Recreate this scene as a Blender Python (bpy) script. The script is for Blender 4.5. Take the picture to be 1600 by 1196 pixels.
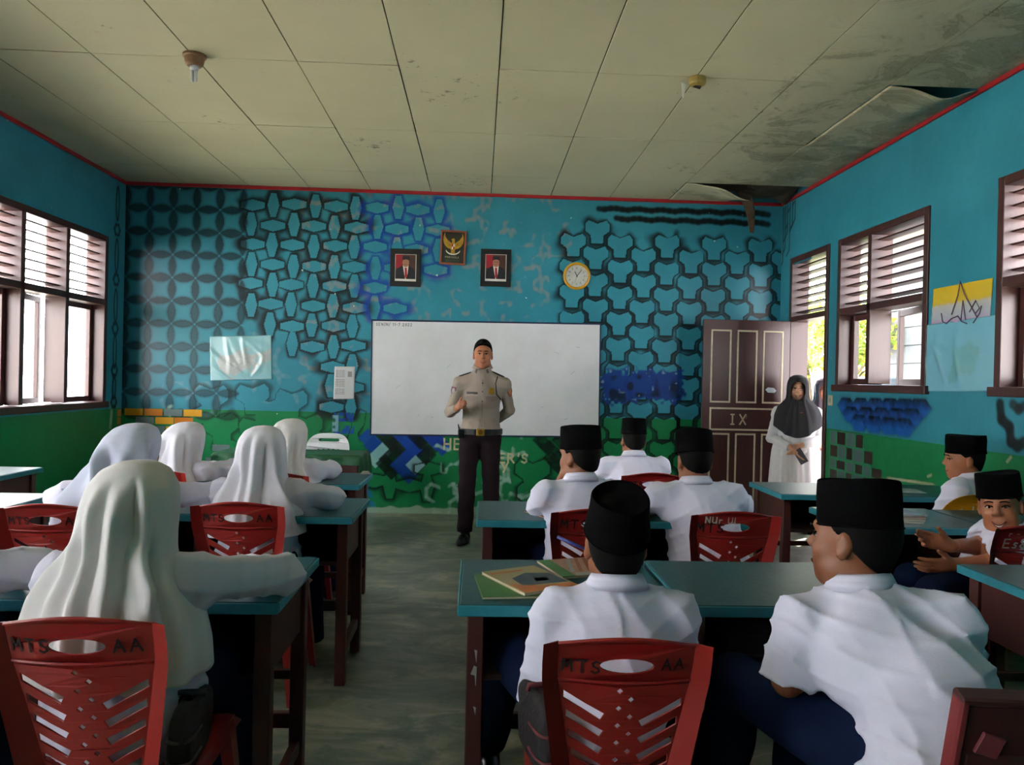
import bpy, bmesh, math, random
import numpy as np
from mathutils import Vector, Matrix, Euler

random.seed(7)
rng = np.random.default_rng(7)
for _o in list(bpy.data.objects):
    bpy.data.objects.remove(_o, do_unlink=True)
SC = bpy.context.scene
COL = SC.collection
PI = math.pi

# ------------------------------------------------------------------ camera
F_PX, YAW, PITCH, ROLL, CAM_H = 1184.0, .0436, -.0038, .0225, 1.364
_f = Vector((math.sin(YAW) * math.cos(PITCH), math.cos(YAW) * math.cos(PITCH), math.sin(PITCH)))
_r = Vector((math.cos(YAW), -math.sin(YAW), 0))
_u = _r.cross(_f)
_r2 = _r * math.cos(ROLL) + _u * math.sin(ROLL)
_u2 = _u * math.cos(ROLL) - _r * math.sin(ROLL)
cam_d = bpy.data.cameras.new('camera')
cam = bpy.data.objects.new('camera', cam_d)
COL.objects.link(cam)
cam.matrix_world = Matrix(((_r2.x, _u2.x, -_f.x, 0), (_r2.y, _u2.y, -_f.y, 0),
                           (_r2.z, _u2.z, -_f.z, CAM_H), (0, 0, 0, 1)))
cam_d.sensor_fit = 'HORIZONTAL'
cam_d.sensor_width = 36
cam_d.lens = 36 * F_PX / 1600
cam_d.clip_start = .02
SC.camera = cam

# ------------------------------------------------------------------ world, sun, exposure
SKY_STRENGTH = 12.0
SUN_STRENGTH = 20.0
EXPOSURE = 1.22
world = bpy.data.worlds.new('sky')
SC.world = world
world.use_nodes = True
_nt = world.node_tree
_bg = _nt.nodes['Background']
_bg.inputs['Color'].default_value = (1.0, .965, 1.0, 1)      # bright hazy overcast sky
_bg.inputs['Strength'].default_value = SKY_STRENGTH
sun_d = bpy.data.lights.new('sun', 'SUN')
sun_d.energy = SUN_STRENGTH
sun_d.angle = .01
sun_d.color = (1, .95, .86)
sun = bpy.data.objects.new('sun', sun_d)
COL.objects.link(sun)
sun.rotation_euler = Vector((-.62, -.55, -1.0)).to_track_quat('-Z', 'Y').to_euler()

SC.view_settings.view_transform = 'Standard'
SC.view_settings.look = 'None'
SC.view_settings.gamma = 1
SC.view_settings.use_curve_mapping = False
SC.view_settings.exposure = EXPOSURE
SC.cycles.use_denoising = True
SC.cycles.max_bounces = 10
SC.cycles.diffuse_bounces = 6
SC.cycles.transparent_max_bounces = 16
SC.cycles.sample_clamp_indirect = 6
SC.cycles.caustics_reflective = False
SC.cycles.caustics_refractive = False

# room
XL, XR, YB, YR, ZC = -3.51, 3.057, 7.62, -1.9, 3.226
GREEN = 1.0          # height of the green dado
WT = .16             # wall thickness


# ------------------------------------------------------------------ materials
def srgb(h):
    h = h.lstrip('#')
    c = [int(h[i:i + 2], 16) / 255 for i in (0, 2, 4)]
    return tuple(x / 12.92 if x <= .04045 else ((x + .055) / 1.055) ** 2.4 for x in c)


MATS = {}


def mat(name, col, rough=.6, var=.15, scale=6., bump=0., bscale=40., metal=0., spec=.5, col2=None, stretch=(1, 1, 1),
        sheen=0., trans=0., sss=0.):
    """principled material, colour broken up by two noises; optional fine bump"""
    if name in MATS:
        return MATS[name]
    if isinstance(col, str):
        col = srgb(col)
    m = bpy.data.materials.new(name)
    m.use_nodes = True
    nt = m.node_tree
    N, L = nt.nodes, nt.links
    b = N['Principled BSDF']
    b.inputs['Roughness'].default_value = rough
    b.inputs['Metallic'].default_value = metal
    b.inputs['Specular IOR Level'].default_value = spec
    if sheen:
        b.inputs['Sheen Weight'].default_value = sheen
    if trans:
        b.inputs['Transmission Weight'].default_value = trans
    if sss:
        b.inputs['Subsurface Weight'].default_value = sss
        b.inputs['Subsurface Radius'].default_value = (.012, .005, .003)
        b.inputs['Subsurface Scale'].default_value = 1.0
    tc = N.new('ShaderNodeTexCoord')
    mp = N.new('ShaderNodeMapping')
    mp.inputs['Scale'].default_value = stretch
    L.new(tc.outputs['Object'], mp.inputs['Vector'])
    if var > 0 or col2:
        n = N.new('ShaderNodeTexNoise')
        n.inputs['Scale'].default_value = scale
        n.inputs['Detail'].default_value = 5
        n.inputs['Roughness'].default_value = .6
        L.new(mp.outputs['Vector'], n.inputs['Vector'])
        rp = N.new('ShaderNodeValToRGB')
        rp.color_ramp.elements[0].position = .3
        rp.color_ramp.elements[1].position = .7
        c2 = col2 if col2 else tuple(min(1, x * (1 + var)) for x in col)
        if isinstance(c2, str):
            c2 = srgb(c2)
        c1 = col if col2 else tuple(x * (1 - var) for x in col)
        rp.color_ramp.elements[0].color = (*c1, 1)
        rp.color_ramp.elements[1].color = (*c2, 1)
        L.new(n.outputs['Fac'], rp.inputs['Fac'])
        L.new(rp.outputs['Color'], b.inputs['Base Color'])
    else:
        b.inputs['Base Color'].default_value = (*col, 1)
    if bump:
        n2 = N.new('ShaderNodeTexNoise')
        n2.inputs['Scale'].default_value = bscale
        n2.inputs['Detail'].default_value = 4
        L.new(mp.outputs['Vector'], n2.inputs['Vector'])
        bp = N.new('ShaderNodeBump')
        bp.inputs['Strength'].default_value = bump
        bp.inputs['Distance'].default_value = .01
        L.new(n2.outputs['Fac'], bp.inputs['Height'])
        L.new(bp.outputs['Normal'], b.inputs['Normal'])
    MATS[name] = m
    return m


def node(nt, kind, **kw):
    n = nt.nodes.new(kind)
    for k, v in kw.items():
        if k.startswith('i_'):
            key = k[2:]
            n.inputs[int(key) if key.isdigit() else key.replace('_', ' ')].default_value = v
        else:
            setattr(n, k, v)
    return n


# ------------------------------------------------------------------ mesh helpers
def obj(name, me, m=None, parent=None, smooth=False):
    o = bpy.data.objects.new(name, me)
    COL.objects.link(o)
    if m is not None and not me.materials:
        me.materials.append(m)
    if parent is not None:
        o.parent = parent
    if smooth:
        me.polygons.foreach_set('use_smooth', np.ones(len(me.polygons), dtype=bool))
    return o


def tag(o, label=None, cat=None, group=None, kind=None):
    if label:
        o['label'] = label
    if cat:
        o['category'] = cat
    if group:
        o['group'] = group
    if kind:
        o['kind'] = kind
    return o


def empty(name, loc=(0, 0, 0), rz=0, label=None, cat=None, group=None, kind=None, parent=None):
    o = bpy.data.objects.new(name, None)
    o.empty_display_size = .1
    COL.objects.link(o)
    o.location = loc
    o.rotation_euler = (0, 0, rz)
    if parent is not None:
        o.parent = parent
    return tag(o, label, cat, group, kind)


def copy_tree(o, parent=None):
    c = o.copy()
    COL.objects.link(c)
    c.parent = parent
    for ch in list(o.children):
        copy_tree(ch, c)
    return c


class MB:
    """collects simple shapes into one mesh"""

    def __init__(self):
        self.v, self.f = [], []

    def add(self, v, f):
        n = len(self.v)
        self.v += [tuple(p) for p in v]
        self.f += [tuple(i + n for i in q) for q in f]
        return self

    def box(self, x0, x1, y0, y1, z0, z1, M=None):
        v = [Vector((x, y, z)) for z in (z0, z1) for x, y in ((x0, y0), (x1, y0), (x1, y1), (x0, y1))]
        if M is not None:
            v = [M @ p for p in v]
        return self.add(v, [(3, 2, 1, 0), (4, 5, 6, 7), (0, 1, 5, 4), (1, 2, 6, 5), (2, 3, 7, 6), (3, 0, 4, 7)])

    def bar(self, a, b, w, h, up=(0, 0, 1)):
        a, b = Vector(a), Vector(b)
        d = (b - a).normalized()
        s = d.cross(Vector(up))
        if s.length < 1e-4:
            s = d.cross(Vector((0, 1, 0)))
        s.normalize()
        t = s.cross(d)
        v = []
        for p in (a, b):
            for i, j in ((-1, -1), (1, -1), (1, 1), (-1, 1)):
                v.append(p + s * (i * w / 2) + t * (j * h / 2))
        return self.add(v, [(0, 1, 2, 3), (7, 6, 5, 4), (4, 5, 1, 0), (5, 6, 2, 1), (6, 7, 3, 2), (7, 4, 0, 3)])

    def tube(self, pts, r, n=8, cap=True):
        pts = [Vector(p) for p in pts]
        rs = r if isinstance(r, (list, tuple)) else [r] * len(pts)
        rings = []
        ref = None
        for i, p in enumerate(pts):
            d = (pts[min(i + 1, len(pts) - 1)] - pts[max(i - 1, 0)]).normalized()
            if ref is None:
                ref = Vector((0, 0, 1)) if abs(d.z) < .9 else Vector((1, 0, 0))
            s = d.cross(ref).normalized()
            t = s.cross(d).normalized()
            ref = t
            rings.append([p + (s * math.cos(2 * PI * k / n) + t * math.sin(2 * PI * k / n)) * rs[i] for k in range(n)])
        v = [q for rg in rings for q in rg]
        f = []
        for i in range(len(pts) - 1):
            for k in range(n):
                f.append((i * n + k, i * n + (k + 1) % n, (i + 1) * n + (k + 1) % n, (i + 1) * n + k))
        if cap:
            f.append(tuple(reversed(range(n))))
            f.append(tuple((len(pts) - 1) * n + k for k in range(n)))
        return self.add(v, f)

    def lathe(self, prof, n=24, c=(0, 0, 0), sx=1, sy=1):
        """profile of (radius, z); closed with a fan when the radius is 0"""
        v, f = [], []
        for (r, z) in prof:
            for k in range(n):
                a = 2 * PI * k / n
                v.append((c[0] + r * sx * math.cos(a), c[1] + r * sy * math.sin(a), c[2] + z))
        for i in range(len(prof) - 1):
            for k in range(n):
                f.append((i * n + k, i * n + (k + 1) % n, (i + 1) * n + (k + 1) % n, (i + 1) * n + k))
        return self.add(v, f)

    def prism(self, poly, axis, lo, hi):
        """extrude a 2-D polygon along axis ('x','y','z'); polygon coords are the other two, in order"""
        def P(a, b, h):
            return {'x': (h, a, b), 'y': (a, h, b), 'z': (a, b, h)}[axis]
        n = len(poly)
        v = [P(a, b, lo) for a, b in poly] + [P(a, b, hi) for a, b in poly]
        f = [tuple(reversed(range(n))), tuple(range(n, 2 * n))]
        for k in range(n):
            f.append((k, (k + 1) % n, n + (k + 1) % n, n + k))
        return self.add(v, f)

    def mesh(self, name, bev=0., segs=1, M=None):
        me = bpy.data.meshes.new(name)
        v = self.v if M is None else [M @ Vector(p) for p in self.v]
        me.from_pydata(v, [], self.f)
        bm = bmesh.new()
        bm.from_mesh(me)
        bmesh.ops.recalc_face_normals(bm, faces=bm.faces)
        if bev:
            es = [e for e in bm.edges if len(e.link_faces) == 2 and e.calc_face_angle(0) > .6]
            bmesh.ops.bevel(bm, geom=es, offset=bev, segments=segs, affect='EDGES', profile=.5)
        bm.to_mesh(me)
        bm.free()
        me.update()
        return me

    def build(self, name, m, parent=None, bev=0., segs=1, smooth=False, M=None):
        return obj(name, self.mesh(name, bev, segs, M), m, parent, smooth)


def np_mesh(name, V, Q):
    """mesh from numpy vertices (n,3) and quads (m,4)"""
    me = bpy.data.meshes.new(name)
    V = np.ascontiguousarray(V, dtype=np.float32)
    Q = np.ascontiguousarray(Q, dtype=np.int32)
    me.vertices.add(len(V))
    me.vertices.foreach_set('co', V.ravel())
    me.loops.add(Q.size)
    me.loops.foreach_set('vertex_index', Q.ravel())
    me.polygons.add(len(Q))
    me.polygons.foreach_set('loop_start', np.arange(0, Q.size, Q.shape[1], dtype=np.int32))
    me.update(calc_edges=True)
    me.validate()
    return me


def grid_quads(nu, nv, wrap=False):
    i, j = np.meshgrid(np.arange(nv - 1), np.arange(nu if wrap else nu - 1), indexing='ij')
    a = i * nu + j
    b = i * nu + (j + 1) % nu
    return np.stack([a, b, b + nu, a + nu], -1).reshape(-1, 4)


# hand lettering: strokes on a unit cell (x 0-1, y 0-1)
GL = {
    'A': [[(0, 0), (.45, 1), (.9, 0)], [(.2, .4), (.72, .4)]],
    'B': [[(0, 0), (0, 1), (.6, .95), (.7, .75), (.5, .55), (0, .5)], [(.5, .55), (.8, .3), (.6, .02), (0, 0)]],
    'C': [[(.8, .85), (.5, 1), (.15, .8), (0, .5), (.15, .15), (.5, 0), (.8, .15)]],
    'D': [[(0, 0), (0, 1), (.5, .95), (.8, .6), (.75, .3), (.45, .02), (0, 0)]],
    'E': [[(.7, 1), (0, 1), (0, 0), (.75, 0)], [(0, .52), (.6, .52)]],
    'H': [[(0, 0), (0, 1)], [(.75, 0), (.75, 1)], [(0, .5), (.75, .5)]],
    'I': [[(.1, 1), (.5, 1)], [(.3, 1), (.3, 0)], [(.1, 0), (.5, 0)]],
    'L': [[(0, 1), (0, 0), (.7, 0)]],
    'M': [[(0, 0), (.08, 1), (.45, .35), (.82, 1), (.9, 0)]],
    'N': [[(0, 0), (0, 1), (.75, 0), (.75, 1)]],
    'O': [[(.4, 1), (.1, .8), (0, .5), (.1, .15), (.4, 0), (.7, .15), (.8, .5), (.7, .85), (.4, 1)]],
    'P': [[(0, 0), (0, 1), (.6, .95), (.7, .72), (.5, .5), (0, .47)]],
    'R': [[(0, 0), (0, 1), (.6, .95), (.7, .72), (.5, .52), (0, .5)], [(.3, .5), (.8, 0)]],
    'S': [[(.75, .88), (.4, 1), (.08, .82), (.15, .58), (.6, .42), (.7, .18), (.35, 0), (0, .14)]],
    'T': [[(0, 1), (.85, 1)], [(.42, 1), (.42, 0)]],
    'U': [[(0, 1), (.02, .25), (.3, 0), (.6, .1), (.75, .4), (.75, 1)], [(.75, .4), (.78, 0)]],
    'X': [[(0, 1), (.75, 0)], [(.75, 1), (0, 0)]],
    'Y': [[(0, 1), (.38, .5)], [(.8, 1), (.25, 0)]],
    'Z': [[(0, 1), (.75, 1), (0, 0), (.8, 0)]],
    'r': [[(.05, .6), (.05, 0)], [(.05, .4), (.3, .6), (.5, .55)]],
    's': [[(.5, .55), (.2, .6), (.1, .42), (.45, .25), (.35, .02), (0, .05)]],
    'u': [[(0, .6), (.02, .15), (.25, 0), (.5, .2), (.5, .6)], [(.5, .2), (.55, 0)]],
    'l': [[(.1, 1), (.1, 0)]],
    'W': [[(0, 1), (.22, 0), (.45, .7), (.68, 0), (.9, 1)]],
    'K': [[(0, 0), (0, 1)], [(.7, 1), (0, .45), (.75, 0)]],
    '/': [[(0, -.1), (.5, 1.1)]], '-': [[(.1, .5), (.6, .5)]], "'": [[(.2, 1.05), (.12, .75)]],
    '1': [[(.1, .8), (.35, 1), (.35, 0)]], '2': [[(0, .8), (.3, 1), (.65, .8), (.5, .5), (0, 0), (.75, 0)]],
    '7': [[(0, 1), (.7, 1), (.25, 0)]], '0': [[(.35, 1), (.05, .7), (.05, .3), (.35, 0), (.65, .3), (.65, .7), (.35, 1)]],
    '3': [[(.05, .9), (.4, 1), (.6, .75), (.3, .52), (.65, .3), (.35, 0), (0, .12)]],
    '4': [[(.5, 0), (.5, 1), (0, .35), (.75, .35)]], '5': [[(.65, 1), (.1, 1), (.05, .55), (.5, .55), (.65, .25), (.35, 0), (0, .1)]],
    '6': [[(.55, .95), (.2, .7), (.05, .3), (.3, 0), (.62, .25), (.4, .5), (.08, .35)]],
    '8': [[(.35, .52), (.05, .75), (.35, 1), (.62, .75), (.35, .52), (.02, .25), (.35, 0), (.68, .25), (.35, .52)]],
    '9': [[(.6, .6), (.3, .5), (.08, .75), (.35, 1), (.62, .8), (.55, .3), (.3, 0)]],
}


def lettering(text, origin, ux, uy, h, pen, thick=.0006, space=1.12, bend=None):
    """flat pen strokes written along ux (unit), up uy (unit), starting at origin; returns an MB"""
    mb = MB()
    O, ux, uy = Vector(origin), Vector(ux), Vector(uy)
    nz = ux.cross(uy)
    x = 0
    for ch in text:
        if ch == ' ':
            x += .6 * h
            continue
        for st in GL[ch]:
            P = [Vector((x + a * h * .8, b * h)) for a, b in st]
            for i in range(len(P) - 1):
                d = (P[i + 1] - P[i])
                if d.length < 1e-6:
                    continue
                d.normalize()
                a = P[i] - d * pen * .4
                b = P[i + 1] + d * pen * .4
                s = Vector((-d.y, d.x)) * pen / 2
                pts = [a - s, b - s, b + s, a + s]
                v = []
                for lift in (0, thick):
                    for q in pts:
                        w = O + ux * q.x + uy * q.y + nz * lift
                        if bend:
                            w = bend(w)
                        v.append(w)
                mb.add(v, [(3, 2, 1, 0), (4, 5, 6, 7), (0, 1, 5, 4), (1, 2, 6, 5), (2, 3, 7, 6), (3, 0, 4, 7)])
        wd = max(p[0] for st in GL[ch] for p in st)
        x += (wd * .8 + .28) * h * space
    return mb

# ================================================================== MURAL PAINT
def wall_material(painted=True):
    m = bpy.data.materials.new('wall_paint')
    m.use_nodes = True
    nt = m.node_tree
    L = nt.links
    b = nt.nodes['Principled BSDF']
    geo = node(nt, 'ShaderNodeNewGeometry')
    sep = node(nt, 'ShaderNodeSeparateXYZ')
    L.new(geo.outputs['Position'], sep.inputs[0])
    n1 = node(nt, 'ShaderNodeTexNoise', i_Scale=2.2, i_Detail=6, i_Roughness=.6)
    L.new(geo.outputs['Position'], n1.inputs['Vector'])
    n2 = node(nt, 'ShaderNodeTexNoise', i_Scale=9., i_Detail=3)
    L.new(geo.outputs['Position'], n2.inputs['Vector'])
    wob = node(nt, 'ShaderNodeMath', operation='MULTIPLY_ADD', i_1=.012, i_2=GREEN - .006)
    L.new(n2.outputs['Fac'], wob.inputs[0])
    gt = node(nt, 'ShaderNodeMath', operation='GREATER_THAN')
    L.new(sep.outputs['Z'], gt.inputs[0])
    L.new(wob.outputs[0], gt.inputs[1])
    blue = node(nt, 'ShaderNodeValToRGB')
    blue.color_ramp.elements[0].position = .3
    blue.color_ramp.elements[1].position = .72
    blue.color_ramp.elements[0].color = (*BLUE1, 1)
    blue.color_ramp.elements[1].color = (*BLUE2, 1)
    green = node(nt, 'ShaderNodeValToRGB')
    green.color_ramp.elements[0].position = .3
    green.color_ramp.elements[1].position = .72
    green.color_ramp.elements[0].color = (*GREEN1, 1)
    green.color_ramp.elements[1].color = (*GREEN2, 1)
    L.new(n1.outputs['Fac'], blue.inputs['Fac'])
    L.new(n1.outputs['Fac'], green.inputs['Fac'])
    mx = node(nt, 'ShaderNodeMix', data_type='RGBA')
    L.new(gt.outputs[0], mx.inputs['Factor'])
    L.new(green.outputs['Color'], mx.inputs[6])
    L.new(blue.outputs['Color'], mx.inputs[7])
    at = node(nt, 'ShaderNodeAttribute', attribute_name='paint')
    mx2 = node(nt, 'ShaderNodeMix', data_type='RGBA')
    L.new(at.outputs['Alpha'], mx2.inputs['Factor'])
    L.new(mx.outputs[2], mx2.inputs[6])
    L.new(at.outputs['Color'], mx2.inputs[7])
    # chips in the paint
    n3 = node(nt, 'ShaderNodeTexNoise', i_Scale=14., i_Detail=2)
    L.new(geo.outputs['Position'], n3.inputs['Vector'])
    ch = node(nt, 'ShaderNodeMapRange', i_1=.775, i_2=.785)
    L.new(n3.outputs['Fac'], ch.inputs[0])
    mx3 = node(nt, 'ShaderNodeMix', data_type='RGBA')
    L.new(ch.outputs[0], mx3.inputs['Factor'])
    L.new((mx2 if painted else mx).outputs[2], mx3.inputs[6])
    mx3.inputs[7].default_value = (.55, .57, .5, 1)
    L.new(mx3.outputs[2], b.inputs['Base Color'])
    b.inputs['Roughness'].default_value = .34
    b.inputs['Specular IOR Level'].default_value = .3
    bp = node(nt, 'ShaderNodeBump', i_Strength=.25, i_Distance=.01)
    n4 = node(nt, 'ShaderNodeTexNoise', i_Scale=11., i_Detail=4)
    L.new(geo.outputs['Position'], n4.inputs['Vector'])
    L.new(n4.outputs['Fac'], bp.inputs['Height'])
    L.new(bp.outputs['Normal'], b.inputs['Normal'])
    return m


BLUE1, BLUE2 = srgb('#2d7c8e'), srgb('#378c9f')
GREEN1, GREEN2 = srgb('#157142'), srgb('#1d824e')
WALL = wall_material(False)
MURAL = wall_material(True)


class Paint:
    """rgba paint layer on a wall rectangle, sampled every h metres"""

    def __init__(self, u0, u1, v0, v1, h):
        self.nu, self.nv = int((u1 - u0) / h) + 1, int((v1 - v0) / h) + 1
        self.U, self.V = np.meshgrid(np.linspace(u0, u1, self.nu), np.linspace(v0, v1, self.nv))
        self.h = h
        self.C = np.zeros((self.nv, self.nu, 4), np.float32)
        r = np.random.default_rng(3)
        self.n1 = self.noise(r, .09)
        self.n2 = self.noise(r, .035)
        self.n3 = self.noise(r, .25)

    def noise(self, r, s):
        k = max(2, int(s / self.h))
        a = r.random((self.nv // k + 3, self.nu // k + 3))
        yi, xi = np.arange(self.nv) / k, np.arange(self.nu) / k
        y0, x0 = yi.astype(int), xi.astype(int)
        fy, fx = (yi - y0)[:, None], (xi - x0)[None]
        fy, fx = fy * fy * (3 - 2 * fy), fx * fx * (3 - 2 * fx)
        a00, a01 = a[y0][:, x0], a[y0][:, x0 + 1]
        a10, a11 = a[y0 + 1][:, x0], a[y0 + 1][:, x0 + 1]
        return ((a00 * (1 - fx) + a01 * fx) * (1 - fy) + (a10 * (1 - fx) + a11 * fx) * fy).astype(np.float32)

    def over(self, col, a, sl=None):
        sl = sl if sl is not None else (slice(None), slice(None))
        C = self.C[sl]
        a = np.clip(a, 0, 1)[..., None].astype(np.float32)
        a0 = C[..., 3:4]
        out = a + a0 * (1 - a)
        rgb = (np.array(col, np.float32) * a + C[..., :3] * a0 * (1 - a)) / np.maximum(out, 1e-5)
        self.C[sl] = np.concatenate([rgb, out], -1)

    def win(self, cu, cv, ru, rv):
        u, v = self.U[0], self.V[:, 0]
        i0, i1 = np.searchsorted(u, [cu - ru, cu + ru])
        j0, j1 = np.searchsorted(v, [cv - rv, cv + rv])
        return (slice(j0, j1), slice(i0, i1))

    def poly_sd(self, poly, sl):
        """signed distance to a polygon (negative inside)"""
        U, V = self.U[sl], self.V[sl]
        d = np.full(U.shape, 1e9)
        ins = np.zeros(U.shape, bool)
        n = len(poly)
        for i in range(n):
            (x0, y0), (x1, y1) = poly[i], poly[(i + 1) % n]
            ex, ey = x1 - x0, y1 - y0
            t = np.clip(((U - x0) * ex + (V - y0) * ey) / (ex * ex + ey * ey + 1e-12), 0, 1)
            d = np.minimum(d, (U - x0 - t * ex) ** 2 + (V - y0 - t * ey) ** 2)
            c = ((y0 > V) != (y1 > V)) & (U < ex * (V - y0) / (ey if abs(ey) > 1e-9 else 1e-9) + x0)
            ins ^= c
        d = np.sqrt(d)
        return np.where(ins, -d, d)

    def line(self, pts, w, col, a=1., soft=.006, broken=0.):
        for (x0, y0), (x1, y1) in zip(pts[:-1], pts[1:]):
            sl = self.win((x0 + x1) / 2, (y0 + y1) / 2, abs(x1 - x0) / 2 + w + .05, abs(y1 - y0) / 2 + w + .05)
            U, V = self.U[sl], self.V[sl]
            if U.size == 0:
                continue
            ex, ey = x1 - x0, y1 - y0
            t = np.clip(((U - x0) * ex + (V - y0) * ey) / (ex * ex + ey * ey + 1e-12), 0, 1)
            d = np.sqrt((U - x0 - t * ex) ** 2 + (V - y0 - t * ey) ** 2)
            al = np.clip((w / 2 + soft - d) / soft, 0, 1) * a
            if broken:
                al = al * np.clip((self.n1[sl] - broken) * 6, 0, 1)
            self.over(col, al, sl)

    def spray(self, polys, col, width=.035, a=.95, dx=0., dy=0., jit=.6, ragged=0.):
        """black spray round stencils: crisp on the stencil edge, fading outwards; stencil insides stay clean"""
        H = np.zeros(self.U.shape, np.float32)
        I = np.zeros(self.U.shape, bool)
        r = np.random.default_rng(11)
        for p in polys:
            xs, ys = [q[0] for q in p], [q[1] for q in p]
            cu, cv = (min(xs) + max(xs)) / 2, (min(ys) + max(ys)) / 2
            sl = self.win(cu, cv, (max(xs) - min(xs)) / 2 + width * 3, (max(ys) - min(ys)) / 2 + width * 3)
            if self.U[sl].size == 0:
                continue
            d = self.poly_sd(p, sl)
            U, V = self.U[sl], self.V[sl]
            w = width * (1 + jit * (self.n1[sl] - .5) * 2 + dx * (U - cu) / .13 + dy * (V - cv) / .13) * (.8 + .4 * r.random())
            w = np.maximum(w, .004)
            k = np.exp(-(np.maximum(d, 0) / (w * 1.25)) ** 2.2)
            k = np.where(self.n2[sl] > 1 - ragged, k * .5, k)
            H[sl] = np.maximum(H[sl], k)
            I[sl] |= d < 0
        self.over(col, np.where(I, H * 0, H) * a)
        return I

    def bake(self, name, place, parent):
        """place(U,V) -> xyz array; builds the painted wall skin"""
        P = place(self.U.ravel(), self.V.ravel())
        me = np_mesh(name, P, grid_quads(self.nu, self.nv))
        ca = me.color_attributes.new('paint', 'FLOAT_COLOR', 'POINT')
        ca.data.foreach_set('color', self.C.reshape(-1, 4).ravel())
        return obj(name, me, MURAL, parent)


def on_plane(px, py, ax, v):
    """photo pixel -> point of a wall plane (real place of the painted mark)"""
    d = _f + _r2 * ((px - 800) / F_PX) - _u2 * ((py - 598) / F_PX)
    t = (v - (0, 0, CAM_H)[ax]) / d[ax]
    return Vector((0, 0, CAM_H)) + d * t


def bw(px, py):
    p = on_plane(px, py, 1, YB)
    return (p.x, p.z)


def rw(px, py):
    p = on_plane(px, py, 0, XR)
    return (p.y, p.z)


def lw(px, py):
    p = on_plane(px, py, 0, XL)
    return (p.y, p.z)


BLK = srgb('#0b1012')
TRI = [(-55, 25), (-40, 42), (0, 27), (40, 42), (55, 25), (55, -5), (29, -24), (26, -60), (-26, -60), (-29, -24), (-55, -5)]
LONG = [(-52, -12), (0, -26), (52, -12), (52, 12), (0, 26), (-52, 12)]


def shape(base, cx, cz, s, rot=0., sx=1.):
    c, n = math.cos(rot), math.sin(rot)
    return [(cx + s * sx * (x * c - y * n), cz + s * (x * n + y * c)) for x, y in base]


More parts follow.
